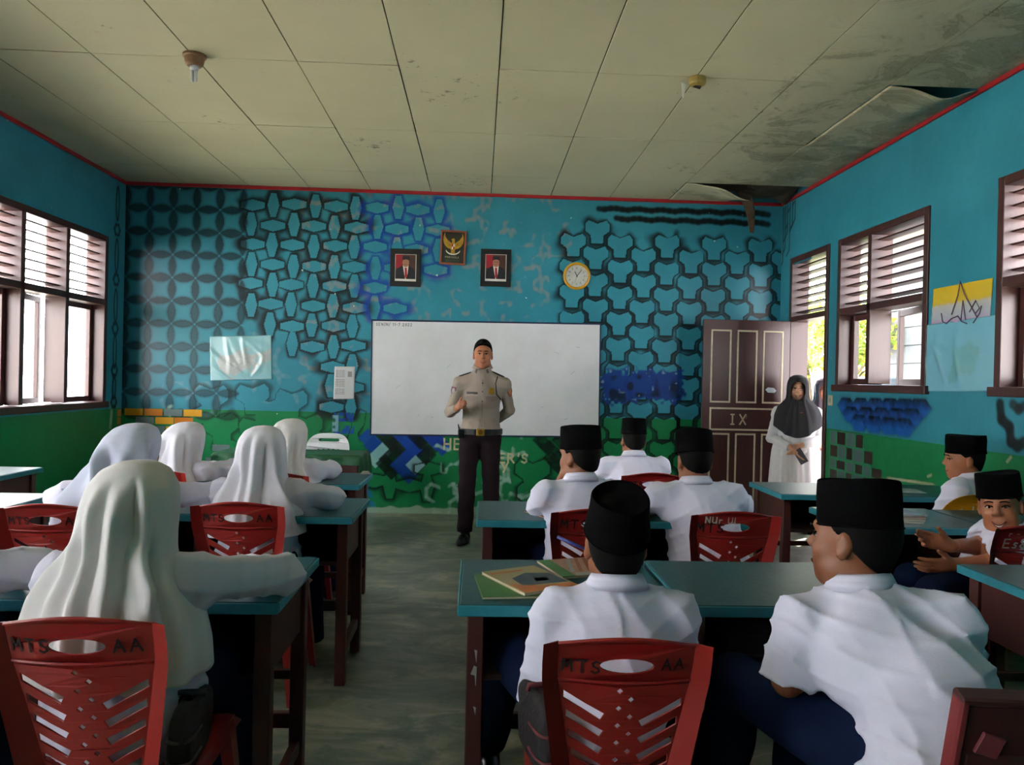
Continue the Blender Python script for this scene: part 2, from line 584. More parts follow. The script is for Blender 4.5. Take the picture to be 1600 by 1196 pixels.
def paint_back():
    P = Paint(XL, XR, 0, ZC, .0068)
    r = random.Random(5)
    grey = srgb('#7d8585')
    # faint grey lines left over from an older pattern (centre and lower left)
    old = []
    for i in range(-1, 8):
        for j in range(12):
            x = -1.35 + i * .30
            z = 1.0 + j * .235 + (.118 if i % 2 else 0)
            if x < .85 and z > 1.02:
                old.append((x, z))
    for x, z in old:
        pl = shape(TRI, x, z, .0026)
        P.line(pl + pl[:1], .022, grey, .5, .016, broken=.47)
    for (x, z) in ((-2.1, 1.25), (-1.9, 1.5), (-1.7, 1.2), (-2.25, 1.6), (-3.0, 1.12), (-2.7, 1.1), (-1.35, 1.25)):
        a = [(x + .13 * math.cos(t), z + .16 * math.sin(t)) for t in np.linspace(0, 6.3, 14)]
        P.line(a, .026, srgb('#6f929e'), .35, .016, broken=.45)
    # petals: rings of lens shapes at the left
    x0, z0 = bw(198, 324)
    st = .2265
    dk = srgb('#0d1418')
    for i in range(0, 6):
        for j in range(-1, 10):
            xc, zc = x0 + i * st, z0 - (j) * st
            for hor in (0, 1):
                cx, cz = (xc + st / 2, zc) if hor else (xc, zc + st / 2)
                if cz > ZC or (hor and i == 5) or (j == 9 and not hor and False):
                    continue
                if j >= 8 and i >= 5:
                    continue
                sl = P.win(cx, cz, .16, .16)
                U, V = P.U[sl] - cx, P.V[sl] - cz
                if U.size == 0:
                    continue
                if not hor:
                    U, V = V, U
                hl, ht = st * .47, st * .165 * (.9 + .25 * r.random())
                t = np.abs(U) / hl
                edge = ht * np.maximum(0, 1 - t ** 2) - np.abs(V)         # >0 inside
                e = np.where(t < 1, edge, -.05)
                inside = np.clip(e / .006 + .5, 0, 1)
                core = np.clip(1 - e / (ht * (1.1 + .6 * r.random())), .84 if j < 5 else .74, 1)
                halo = np.exp(np.minimum(e, 0) / .011) * (t < 1.08) * .85
                fade = .98 if j < 6 else .92
                P.over(dk, np.maximum(inside * core, halo * (1 - inside)) * fade, sl)
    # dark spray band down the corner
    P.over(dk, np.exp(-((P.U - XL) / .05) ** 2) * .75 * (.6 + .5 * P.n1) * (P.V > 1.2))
    # woven lozenges
    gx, gz = bw(394.6, 319)
    ex, _ = bw(160 + 1175 / 2.963, 320)
    du = (ex - gx) / 5
    _, ez = bw(160 + 700 / 2.963, 260 + 1010 / 2.963)
    dz = (gz - ez) / 9
    black, blue = [], []
    first = {6: 1, 7: 2, 8: 4, 9: 4, 10: 4}
    for j in range(11):
        for i in range(10):
            if j <= 5:
                pass
            elif i < first[j] or i > 5:
                continue
            if i > 5 and ((j == 3 and i > 7 and i != 9) or (j == 4 and i > 6) or j > 5 or (j == 5 and i > 7)):
                continue
            h = (i + j) % 2 == 0
            cx, cz = gx + i * du + r.uniform(-.012, .012), gz - j * dz + r.uniform(-.012, .012)
            pl = shape(LONG, cx, cz, .00225, 0 if h else PI / 2)
            (blue if i > 5 else black).append(pl)
    P.spray(black, BLK, .040, .98, jit=.8)
    P.spray(blue, srgb('#0c3a94'), .038, .92, jit=.8)
    # tri-lobed pavers on the right, in staggered columns
    cx0, cz0 = bw(650 + 665 / 2.712, 280 + 268 / 2.712)
    cx1, _ = bw(650 + 1462 / 2.712, 280 + 275 / 2.712)
    pitch = (cx1 - cx0) / 4
    _, czb = bw(650 + 700 / 2.712, 280 + 1010 / 2.712)
    vert = (cz0 - czb) / 6.75
    tris = []
    for c in range(0, 11):
        for k in range(-2, 12):
            x = cx0 + c * pitch / 2 + r.uniform(-.008, .008)
            z = cz0 - (k + (.5 if c % 2 else 0)) * vert + r.uniform(-.008, .008)
            if c == 0 and k > 5 or z > 2.98 or z < .15:
                continue
            if c >= 3 and z > 2.80:
                continue
            tris.append(shape(TRI, x, z, .00226))
    P.spray(tris, BLK, .038, .98, dx=-.15, dy=-.35, jit=.7)
    # wavy bands under the ceiling at right
    for zz, xa in ((bw(1000, 330)[1], .62 + .55), (bw(1000, 345)[1], .95 + .4)):
        xs = np.arange(xa, 2.95, .06)
        pts = [(x, zz + .02 * abs(math.sin(x * 13)) - .0 * x) for x in xs]
        P.line(pts, .035, BLK, .95, .022)
    # blue scribble beside the board
    (u0, v1), (u1, v0) = bw(938, 578), bw(1066, 630)
    sl = P.win((u0 + u1) / 2, (v0 + v1) / 2, (u1 - u0) / 2 + .1, (v1 - v0) / 2 + .12)
    U, V = P.U[sl], P.V[sl]
    q = np.minimum(np.minimum(U - u0, u1 - U), np.minimum(V - v0, v1 - V)) + (P.n2[sl] - .5) * .12 + (P.n1[sl] - .5) * .08
    P.over(srgb('#10357f'), np.clip(q / .03 + .5, 0, 1) * .96, sl)
    P.over(BLK, np.clip((P.n1[sl] - .62) * 8, 0, 1) * np.clip(q / .05, 0, 1) * .8, sl)
    P.over(srgb('#7fa0b0'), np.clip((P.n2[sl] - .86) * 12, 0, 1) * np.clip(q / .05, 0, 1) * .7, sl)
    # lower left: large lobed shapes, brush outlines
    big = []
    for px, py, s in ((330, 622, .0030), (395, 620, .0029), (455, 628, .0028), (300, 655, .0027), (345, 668, .0031), (402, 672, .0031),
                      (425, 655, .0029), (478, 668, .0030), (372, 705, .003), (455, 700, .003), (505, 690, .0028), (420, 640, .0026), (500, 720, .0028)):
        x, z = bw(px, py)
        big.append(shape(TRI, x, z, s, r.uniform(-.15, .15)))
    P.spray(big, srgb('#10201a'), .022, .75, dx=.5, jit=1.3)
    # painted bricks
    yb = [srgb('#d99a1e'), srgb('#6d7a7e'), srgb('#c8741a')]
    for j in range(7):
        for i in range(6):
            x = -3.47 + i * .19 + (.095 if j % 2 else 0) + j * .012
            z = .965 - j * .085
            if x > -2.85 + (j > 4) * .25 - (j % 3) * .1 or z < .35:
                continue
            sl = P.win(x + .08, z, .09, .034)
            P.over(yb[(i * 2 + j) % 3], np.full(P.U[sl].shape, .92), sl)
    for (x, z, c) in ((bw(352, 733)[0], bw(352, 733)[1], yb[0]), (bw(335, 720)[0], bw(335, 720)[1], yb[1]), (bw(345, 700)[0], bw(345, 700)[1], yb[1])):
        sl = P.win(x, z, .085, .034)
        P.over(c, np.full(P.U[sl].shape, .9), sl)
    # pale brushed diagonal between bricks and lobes
    P.line([bw(268, 640), bw(300, 700), bw(340, 728), bw(368, 738)], .05, srgb('#a8cdb8'), .8, .03, broken=.5)
    # small blue stamp
    for px, py, w, hh, c in ((537, 652, .10, .045, '#123f9b'), (537, 672, .10, .04, '#1648a8'), (524, 662, .03, .08, '#7fa9b5')):
        x, z = bw(px, py)
        sl = P.win(x, z, w, hh)
        P.over(srgb(c), np.clip((P.n2[sl] - .2) * 4, 0, 1) * .9, sl)
    lz = []
    for px, py, rot in ((560, 660, 1.2), (552, 690, 1.57), (520, 690, 0.1), (548, 640, 1.57), (566, 700, .5)):
        x, z = bw(px, py)
        lz.append(shape(LONG, x, z, .0023, rot))
    P.spray(lz, BLK, .022, .85, jit=1.)
    # herringbone blocks under the board
    hb = [(580, 690, 1, '#1747a8'), (604, 683, 1, '#101c18'), (588, 702, 0, '#123f93'), (592, 712, -1, '#8fc0bd'), (626, 697, 1, '#0f1714'),
          (612, 713, -1, '#101a15'), (607, 730, 1, '#0f1813'), (632, 684, 1, '#1544a6'), (648, 697, 1, '#1646a4'), (645, 709, -1, '#15409e'),
          (630, 722, -1, '#153d94'), (634, 737, 1, '#133a8c'), (652, 683, 1, '#0d1210'), (668, 696, 1, '#0e1411'), (662, 716, -1, '#0f1914'),
          (649, 727, 1, '#86b2b4'), (676, 684, 1, '#1b43a4'), (686, 693, 1, '#1a3f9c')]
    for px, py, dr, c in hb:
        x, z = bw(px, py)
        L2, W2 = (.115, .07)
        if c in ('#86b2b4',):
            L2 = .07
        a = PI / 4 * (-1 if dr >= 0 else 1)
        pl = [(x + u * math.cos(a) - v * math.sin(a), z + u * math.sin(a) + v * math.cos(a)) for u, v in ((-L2, -W2), (L2, -W2), (L2, W2), (-L2, W2))]
        sl = P.win(x, z, .16, .16)
        if P.U[sl].size:
            P.over(srgb(c), np.clip(-P.poly_sd(pl, sl) / .006 + .5, 0, 1) * .95 * (.8 + .25 * P.n1[sl]), sl)
    lz = []
    for px, py, rot in ((669, 733, .0), (609, 758, 1.57), (640, 759, 0.0), (667, 762, 1.57), (585, 752, .1)):
        x, z = bw(px, py)
        lz.append(shape(LONG, x, z, .0026, rot))
    P.spray(lz, BLK, .026, .95, jit=.7)
    # dark block patch right of the officer
    for px, py in ((850, 694), (864, 706), (880, 694), (866, 722), (892, 712), (880, 736), (905, 726), (905, 745), (920, 700)):
        x, z = bw(px, py)
        pl = [(x + u * .7071 - v * .7071, z + u * .7071 + v * .7071) for u, v in ((-.06, -.11), (.06, -.11), (.06, .11), (-.06, .11))]
        sl = P.win(x, z, .17, .17)
        if P.U[sl].size:
            P.over(srgb('#0d1813'), np.clip(-P.poly_sd(pl, sl) / .006 + .5, 0, 1) * (.55 + .5 * P.n2[sl]), sl)
    # pale outlines of lobes behind the officer, dark ones to the right
    wht = srgb('#9fc4b4')
    for px, py in ((700, 715), (722, 745), (690, 775), (790, 690), (800, 725), (798, 765), (770, 745), (740, 785), (815, 790)):
        x, z = bw(px, py)
        pl = shape(TRI, x, z, .0028)
        P.line(pl + pl[:1], .018, wht, .6, .016, broken=.38)
    dkb = [shape(TRI, *bw(px, py), .0031) for px, py in ((832, 738), (835, 775), (870, 770), (905, 775))]
    P.spray(dkb, BLK, .028, .95)
    # blue flick and bare strip at the floor
    x, z = bw(583, 780)
    sl = P.win(x - .03, z, .14, .2)
    P.over(srgb('#1e66a0'), np.clip((P.n2[sl] - .35) * 5, 0, 1) * np.clip((-(P.U[sl] - x) + .02 - (P.V[sl] - z) * .3) / .05, 0, 1), sl)
    P.over(srgb('#9db09c'), np.clip((.045 + .05 * P.n1 - P.V) / .012, 0, 1) * .75)
    return P


# ================================================================== ROOM
def wall_boxes(opens, y0, y1, z0, z1):
    """rectangles of a wall that runs along y with openings (ya,yb,za,zb)"""
    ys = sorted({y0, y1, *[o[0] for o in opens], *[o[1] for o in opens]})
    out = []
    for a, b in zip(ys[:-1], ys[1:]):
        o = [q for q in opens if q[0] <= a and q[1] >= b]
        if not o:
            out.append((a, b, z0, z1))
        else:
            if o[0][2] > z0:
                out.append((a, b, z0, o[0][2]))
            if o[0][3] < z1:
                out.append((a, b, o[0][3], z1))
    return out


WIN_L = [(4.62, 7.27), (1.45, 4.10), (-1.5, 1.0)]
WIN_R = [(5.05, 6.36), (3.05, 4.36)]
DOOR = (6.53, 7.36)
ZT, ZW, SILL_L, SILL_R = 2.0, 2.62, 1.03, 1.34
ZTOP = ZC + .55

mb = MB()
for a, b, c, d in wall_boxes([(y0, y1, SILL_L, ZW) for y0, y1 in WIN_L], YR, YB + WT, -.1, ZTOP):
    mb.box(XL - WT, XL, a, b, c, d)
wall_left = tag(mb.build('wall_left', WALL), kind='structure')
mb = MB()
for a, b, c, d in wall_boxes([(y0, y1, SILL_R, ZW) for y0, y1 in WIN_R] + [(DOOR[0], DOOR[1], 0, ZW)], YR, YB + WT, -.1, ZTOP):
    mb.box(XR, XR + WT, a, b, c, d)
wall_right = tag(mb.build('wall_right', WALL), kind='structure')
wall_back = tag(MB().box(XL - WT, XR + WT, YB, YB + WT, -.1, ZTOP).build('wall_back', WALL), kind='structure')
wall_rear = tag(MB().box(XL - WT, XR + WT, YR - WT, YR, -.1, ZTOP).build('wall_rear', WALL), kind='structure')

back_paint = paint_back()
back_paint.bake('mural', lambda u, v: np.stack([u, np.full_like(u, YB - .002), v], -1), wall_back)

# lettering on the green dado under the board
CREAM = mat('letter_cream', '#cfc49a', .6)
for txt, px, py, hpx in (('HE', 694, 702, 16), ("ER'S", 780, 723, 14), ('Y', 784, 738, 13)):
    x, z = bw(px, py)
    lettering(txt, (x, YB - .0024, z), (1, 0, 0), (0, 0, 1), hpx / 155, .018).build('lettering', CREAM, wall_back)


def paint_right():
    P = Paint(3.6, 6.46, .25, 1.325, .008)
    # rows of blue hexagons under the window
    for row, (pa, pb, n) in enumerate((((1322, 634), (1437, 638), 6), ((1330, 648), (1424, 653), 5), ((1343, 661), (1412, 668), 4))):
        for i in range(n):
            t = i / (n - 1)
            y, z = rw(pa[0] + (pb[0] - pa[0]) * t, pa[1] + (pb[1] - pa[1]) * t)
            pl = [(y + .145 * math.cos(a), z + .075 * math.sin(a)) for a in np.arange(6) * PI / 3]
            sl = P.win(y, z, .2, .12)
            d = P.poly_sd(pl, sl)
            V = (P.V[sl] - z) / .07
            ins = np.clip(-d / .008 + .5, 0, 1)
            P.over(srgb('#1552a5'), ins * .95, sl)
            P.over(srgb('#04080c'), ins * np.clip(.25 + V * .9 + .5 * (P.n2[sl] - .5), 0, 1), sl)
            P.over(srgb('#04080c'), np.exp(-np.maximum(d, 0) / .012) * (1 - ins) * .5, sl)
    # painted bricks beside the door: quincunx of brown and grey
    for row, (z0, z1) in enumerate(((.88, .985), (.765, .86), (.675, .745), (.56, .655), (.465, .545), (.36, .45))):
        edge = 5.92 - row * .085
        y = 6.455
        k = row
        while y > edge:
            w = .12 + .05 * ((row * 7 + k * 3) % 4) / 3
            sl = P.win(y - w / 2, (z0 + z1) / 2, w / 2 - .012, (z1 - z0) / 2)
            c = srgb('#3b1c20') if k % 2 else srgb('#54676c')
            P.over(c, np.full(P.U[sl].shape, .95), sl)
            y -= w
            k += 1
    P.over(srgb('#2a8a62'), (P.U > 5.95 - (1.0 - P.V) * .75) * (P.V < .995) * (P.C[..., 3] < .5) * .75)
    # scratches
    for a, b in (((1385, 747), (1420, 752)), ((1420, 752), (1460, 758)), ((1450, 745), (1462, 740)), ((1574, 722), (1580, 715))):
        P.line([rw(*a), rw(*b)], .012, srgb('#b9b593'), .85, .008, broken=.3)
    # lobed outline under the second window
    pl = [rw(*q) for q in ((1563, 632), (1565, 655), (1578, 668), (1580, 690), (1590, 697), (1600, 692))]
    P.line(pl, .05, BLK, .95, .02)
    pl = [rw(*q) for q in ((1583, 632), (1592, 640), (1603, 634))]
    P.line(pl, .04, BLK, .9, .02)
    return P


paint_right().bake('mural', lambda u, v: np.stack([np.full_like(u, XR - .002), u, v], -1)[:, [0, 1, 2]], wall_right)
PT = Paint(6.9, YB - .003, 2.55, ZC - .04, .008)
for k, (ya, za, zb) in enumerate(((7.58, 2.62, 3.19), (7.53, 2.75, 3.19), (7.48, 2.9, 3.19), (7.42, 2.72, 3.19), (7.36, 2.95, 3.19), (7.3, 3.0, 3.19))):
    PT.line([(ya, za), (ya, zb)], .016, BLK, .9, .008)
    PT.line([(ya, za), (ya + .06, za - .05)], .016, BLK, .9, .008)
    PT.line([(ya, za + .2), (ya - .06, za + .24)], .016, BLK, .9, .008)
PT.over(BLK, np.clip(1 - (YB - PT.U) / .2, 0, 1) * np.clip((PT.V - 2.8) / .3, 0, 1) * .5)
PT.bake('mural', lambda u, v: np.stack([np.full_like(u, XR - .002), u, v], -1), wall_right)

PLft = Paint(7.30, YB - .003, .3, ZC - .04, .006)
for k in range(5):
    zc = [2.97, 2.47, 1.99, 1.55, 1.2][k]
    yc = 7.455
    hz = .16 if k < 4 else .1
    el = [(yc + .026 * math.cos(t) * 1.2, zc + hz * math.sin(t)) for t in np.linspace(0, 2 * PI, 18)]
    PLft.line(el, .016, BLK, .9, .008)
    if k < 4:
        hx = [(yc + .055 * math.cos(t), [2.72, 2.24, 1.77, 1.37][k] + .055 * math.sin(t)) for t in np.arange(7) * PI / 3]
        PLft.line(hx, .02, BLK, .85, .012)
hx = [(7.455 + .055 * math.cos(t), 1.06 + .05 * math.sin(t)) for t in np.arange(7) * PI / 3]
PLft.line(hx, .02, BLK, .85, .012)
PLft.line([(7.31, .32), (7.36, .6), (7.42, .98)], .03, srgb('#9fb59f'), .6, .02, broken=.4)
for j in range(4):
    sl = PLft.win(7.57, .955 - j * .085, .035, .033)
    PLft.over(srgb('#b5631c'), np.full(PLft.U[sl].shape, .8), sl)
PLft.bake('mural', lambda u, v: np.stack([np.full_like(u, XL + .002), u, v], -1), wall_left)


# floor: worn, polished cement with remains of green paint
def floor_material():
    m = bpy.data.materials.new('floor_cement')
    m.use_nodes = True
    nt = m.node_tree
    L = nt.links
    b = nt.nodes['Principled BSDF']
    geo = node(nt, 'ShaderNodeNewGeometry')
    mp = node(nt, 'ShaderNodeMapping')
    mp.inputs['Scale'].default_value = (1, 2.2, 1)
    L.new(geo.outputs['Position'], mp.inputs['Vector'])
    n1 = node(nt, 'ShaderNodeTexNoise', i_Scale=2.0, i_Detail=9, i_Roughness=.7, i_Distortion=1.2)
    L.new(mp.outputs[0], n1.inputs['Vector'])
    r1 = node(nt, 'ShaderNodeValToRGB')
    e = r1.color_ramp.elements
    e[0].position, e[0].color = .33, (*srgb('#3a453c'), 1)
    e[1].position, e[1].color = .66, (*srgb('#9a937f'), 1)
    x = r1.color_ramp.elements.new(.5)
    x.color = (*srgb('#66705f'), 1)
    L.new(n1.outputs['Fac'], r1.inputs['Fac'])
    n2 = node(nt, 'ShaderNodeTexNoise', i_Scale=7., i_Detail=6, i_Roughness=.7)
    L.new(geo.outputs['Position'], n2.inputs['Vector'])
    mr = node(nt, 'ShaderNodeMapRange', i_1=.55, i_2=.7)
    L.new(n2.outputs['Fac'], mr.inputs[0])
    mx = node(nt, 'ShaderNodeMix', data_type='RGBA')
    L.new(mr.outputs[0], mx.inputs['Factor'])
    L.new(r1.outputs[0], mx.inputs[6])
    mx.inputs[7].default_value = (*srgb('#3f5a4a'), 1)
    L.new(mx.outputs[2], b.inputs['Base Color'])
    rr = node(nt, 'ShaderNodeMapRange', i_3=.28, i_4=.55)
    L.new(n1.outputs['Fac'], rr.inputs[0])
    L.new(rr.outputs[0], b.inputs['Roughness'])
    bp = node(nt, 'ShaderNodeBump', i_Strength=.2, i_Distance=.01)
    L.new(n2.outputs['Fac'], bp.inputs['Height'])
    L.new(bp.outputs[0], b.inputs['Normal'])
    return m


tag(MB().box(XL - WT, XR + WT, YR - WT, YB + WT, -.1, 0).build('floor', floor_material()), kind='structure')


# ceiling: sheets of board nailed under a dark loft
def ceiling_material():
    m = bpy.data.materials.new('ceiling_board')
    m.use_nodes = True
    nt = m.node_tree
    L = nt.links
    b = nt.nodes['Principled BSDF']
    b.inputs['Roughness'].default_value = .62
    geo = node(nt, 'ShaderNodeNewGeometry')
    sep = node(nt, 'ShaderNodeSeparateXYZ')
    L.new(geo.outputs['Position'], sep.inputs[0])
    n1 = node(nt, 'ShaderNodeTexNoise', i_Scale=1.1, i_Detail=6)
    L.new(geo.outputs['Position'], n1.inputs['Vector'])
    r1 = node(nt, 'ShaderNodeValToRGB')
    r1.color_ramp.elements[0].position = .3
    r1.color_ramp.elements[0].color = (*srgb('#bcb798'), 1)
    r1.color_ramp.elements[1].position = .7
    r1.color_ramp.elements[1].color = (*srgb('#c9c4a5'), 1)
    L.new(n1.outputs['Fac'], r1.inputs['Fac'])
    # mould and water marks, thick towards the leaking right side
    n2 = node(nt, 'ShaderNodeTexNoise', i_Scale=2.6, i_Detail=9, i_Roughness=.72, i_Distortion=.8)
    L.new(geo.outputs['Position'], n2.inputs['Vector'])
    mx_ = node(nt, 'ShaderNodeMapRange', i_1=1.2, i_2=3.1, i_3=-.13, i_4=.16)
    L.new(sep.outputs['X'], mx_.inputs[0])
    ad = node(nt, 'ShaderNodeMath', operation='ADD')
    L.new(n2.outputs['Fac'], ad.inputs[0])
    L.new(mx_.outputs[0], ad.inputs[1])
    mr = node(nt, 'ShaderNodeMapRange', i_1=.5, i_2=.78, i_3=0., i_4=.85)
    L.new(ad.outputs[0], mr.inputs[0])
    m1 = node(nt, 'ShaderNodeMix', data_type='RGBA')
    L.new(mr.outputs[0], m1.inputs['Factor'])
    L.new(r1.outputs[0], m1.inputs[6])
    m1.inputs[7].default_value = (*srgb('#5c5c40'), 1)
    # speckled mould patches
    n3 = node(nt, 'ShaderNodeTexNoise', i_Scale=13., i_Detail=5, i_Roughness=.75)
    L.new(geo.outputs['Position'], n3.inputs['Vector'])
    n4 = node(nt, 'ShaderNodeTexNoise', i_Scale=.9, i_Detail=2)
    L.new(geo.outputs['Position'], n4.inputs['Vector'])
    mu = node(nt, 'ShaderNodeMath', operation='MULTIPLY')
    L.new(n3.outputs['Fac'], mu.inputs[0])
    L.new(n4.outputs['Fac'], mu.inputs[1])
    sp = node(nt, 'ShaderNodeMapRange', i_1=.385, i_2=.47, i_3=0, i_4=.8)
    L.new(mu.outputs[0], sp.inputs[0])
    m2 = node(nt, 'ShaderNodeMix', data_type='RGBA')
    L.new(sp.outputs[0], m2.inputs['Factor'])
    L.new(m1.outputs[2], m2.inputs[6])
    m2.inputs[7].default_value = (*srgb('#4a3f30'), 1)
    # tide line of the leak
    wv = node(nt, 'ShaderNodeMapRange', i_1=.0, i_2=.012, i_3=.7, i_4=0)
    ab = node(nt, 'ShaderNodeMath', operation='ABSOLUTE')
    sb = node(nt, 'ShaderNodeMath', operation='SUBTRACT', i_1=.6)
    L.new(ad.outputs[0], sb.inputs[0])
    L.new(sb.outputs[0], ab.inputs[0])
    L.new(ab.outputs[0], wv.inputs[0])
    m3 = node(nt, 'ShaderNodeMix', data_type='RGBA')
    L.new(wv.outputs[0], m3.inputs['Factor'])
    L.new(m2.outputs[2], m3.inputs[6])
    m3.inputs[7].default_value = (*srgb('#6b6244'), 1)
    L.new(m3.outputs[2], b.inputs['Base Color'])
    return m


CEIL = ceiling_material()
WOODDK = mat('loft_timber', '#3a2a1e', .8, .3, 5, .3, 30)
ceiling = empty('ceiling', (0, 0, ZC), kind='structure')
tag(MB().box(XL - WT, XR + WT, YR - WT, YB + WT, ZTOP, ZTOP + .1).build('roof_deck', WOODDK), kind='structure').name = 'trim_9'
cx = [XL + .012] + [-1.7208 + .6 * i for i in range(-2, 8)] + [XR - .012]
cy = [YB - .012] + [6.958 - 1.2 * i for i in range(0, 8)]
cy = [y for y in cy if y > YR] + [YR + .01]
_cache = {}
for i in range(len(cx) - 1):
    for j in range(len(cy) - 1):
        w, d = cx[i + 1] - cx[i], cy[j] - cy[j + 1]
        mx_, my_ = (cx[i] + cx[i + 1]) / 2, (cy[j] + cy[j + 1]) / 2
        if i == len(cx) - 2 and j == 0:
            continue                                   # the fallen sheet in the corner
        sag = None
        if i == len(cx) - 2 and j == 2:
            sag = 'edge'
        elif i == len(cx) - 3 and j == 0:
            sag = 'corner'
        if sag is None:
            key = (round(w, 3), round(d, 3))
            if key not in _cache:
                _cache[key] = MB().box(-w / 2 + .0035, w / 2 - .0035, -d / 2 + .0035, d / 2 - .0035, 0, .008).mesh('ceiling_panel', .001)
            o = obj('ceiling_panel', _cache[key], CEIL, ceiling)
            o.location = (mx_, my_, random.uniform(-.002, .002))
            o.rotation_euler = (random.uniform(-.0015, .0015), random.uniform(-.003, .003), random.uniform(-.001, .001))
        else:
            n = 24
            u, v = np.meshgrid(np.linspace(0, 1, n), np.linspace(0, 1, n))
            X = cx[i] + .003 + u * (w - .006)
            Y = cy[j + 1] + .003 + v * (d - .006)
            if sag == 'edge':
                Z = -.055 * np.exp(-((u - .62) / .25) ** 2) * (1 - v) ** 3 - .012 * np.sin(u * 3) * (1 - v)
            else:
                Z = -.16 * np.maximum(0, u - .12) ** 1.4 * (1 - v) ** 1.3 - .02 * np.sin(u * 9) * (1 - v) * u
            V0 = np.stack([X.ravel(), Y.ravel(), Z.ravel()], -1)
            me = np_mesh('ceiling_panel', V0, grid_quads(n, n))
            o = obj('ceiling_panel', me, CEIL, ceiling, True)
            md = o.modifiers.new('thick', 'SOLIDIFY')
            md.thickness = .006
# torn strip hanging from the corner
n = 14
u, v = np.meshgrid(np.linspace(0, 1, 6), np.linspace(0, 1, n))
wd = .16 * (1 - .75 * v)
X = 2.47 + .16 * v + (u - .5) * wd + .03 * np.sin(v * 3)
Y = 7.12 + .26 * v - .06 * v * v
Z = -.02 - .35 * v ** 1.3 - .03 * u * (1 - v)
me = np_mesh('torn_board', np.stack([X.ravel(), Y.ravel(), Z.ravel()], -1), grid_quads(6, n))
o = obj('torn_board', me, mat('torn_board', '#4b3d2c', .85, .35, 9), ceiling, True)
o.modifiers.new('thick', 'SOLIDIFY').thickness = .007
n = 10
u, v = np.meshgrid(np.linspace(0, 1, n), np.linspace(0, 1, n))
X, Y = 2.56 + u * .46, 7.0 + v * .45
Z = .05 - .09 * u * v + .02 * np.sin(u * 7 + v * 3)
me = np_mesh('torn_board', np.stack([X.ravel(), Y.ravel(), Z.ravel()], -1), grid_quads(n, n))
o = obj('torn_board', me, MATS['torn_board'], ceiling, True)
o.modifiers.new('thick', 'SOLIDIFY').thickness = .006
for k, y in enumerate((7.3, 6.7, 5.9)):
    MB().box(XL, XR, y - .03, y + .03, .03, .1).build('joist', WOODDK, ceiling)

RED = mat('red_trim', '#a01a24', .5, .15, 8)
tag(MB().box(XL, XR, YB - .022, YB, ZC - .034, ZC).build('trim_1', RED, bev=.006), kind='structure')
tag(MB().box(XL, XL + .022, YR, YB - .022, ZC - .034, ZC).build('trim_2', RED, bev=.006), kind='structure')
tag(MB().box(XR - .022, XR, YR, YB - .022, ZC - .034, ZC).build('trim_3', RED, bev=.006), kind='structure')

# ------------------------------------------------------------------ windows and door
FRAME = mat('brown_frame_paint', '#432320', .42, .12, 7, .08, 50, stretch=(1, 1, .3))
PANE = bpy.data.materials.new('window_glass')
PANE.use_nodes = True
_n = PANE.node_tree
_n.nodes.remove(_n.nodes['Principled BSDF'])
_tr = node(_n, 'ShaderNodeBsdfTransparent')
_tr.inputs['Color'].default_value = (.93, .96, .95, 1)
_gl = node(_n, 'ShaderNodeBsdfGlossy', i_Roughness=.03)
_lw = node(_n, 'ShaderNodeLayerWeight', i_Blend=.5)
_pw = node(_n, 'ShaderNodeMath', operation='POWER', i_1=4.)
_n.links.new(_lw.outputs['Facing'], _pw.inputs[0])
_fr = node(_n, 'ShaderNodeMath', operation='MULTIPLY_ADD', i_1=.4, i_2=.03)
_n.links.new(_pw.outputs[0], _fr.inputs[0])
_mx = node(_n, 'ShaderNodeMixShader')
_n.links.new(_fr.outputs[0], _mx.inputs[0])
_n.links.new(_tr.outputs[0], _mx.inputs[1])
_n.links.new(_gl.outputs[0], _mx.inputs[2])
_n.links.new(_mx.outputs[0], _n.nodes['Material Output'].inputs['Surface'])


def louvre(parent, s, y0, y1, z0, z1, n, tilt=.06):
    """loose boards between y0 and y1; s = +1 for the right wall, -1 for the left one"""
    pit = (z1 - z0) / n
    me = MB().box(-.040, .040, 0, y1 - y0, -.006, .006).mesh('slat', .002)
    for k in range(n):
        o = obj('slat', me, FRAME, parent)
        xw = XR + WT / 2 if s > 0 else XL - WT / 2
        o.location = (xw, y0, z0 + (k + .5) * pit)
        o.rotation_euler = (0, s * tilt + random.uniform(-.04, .04), 0)


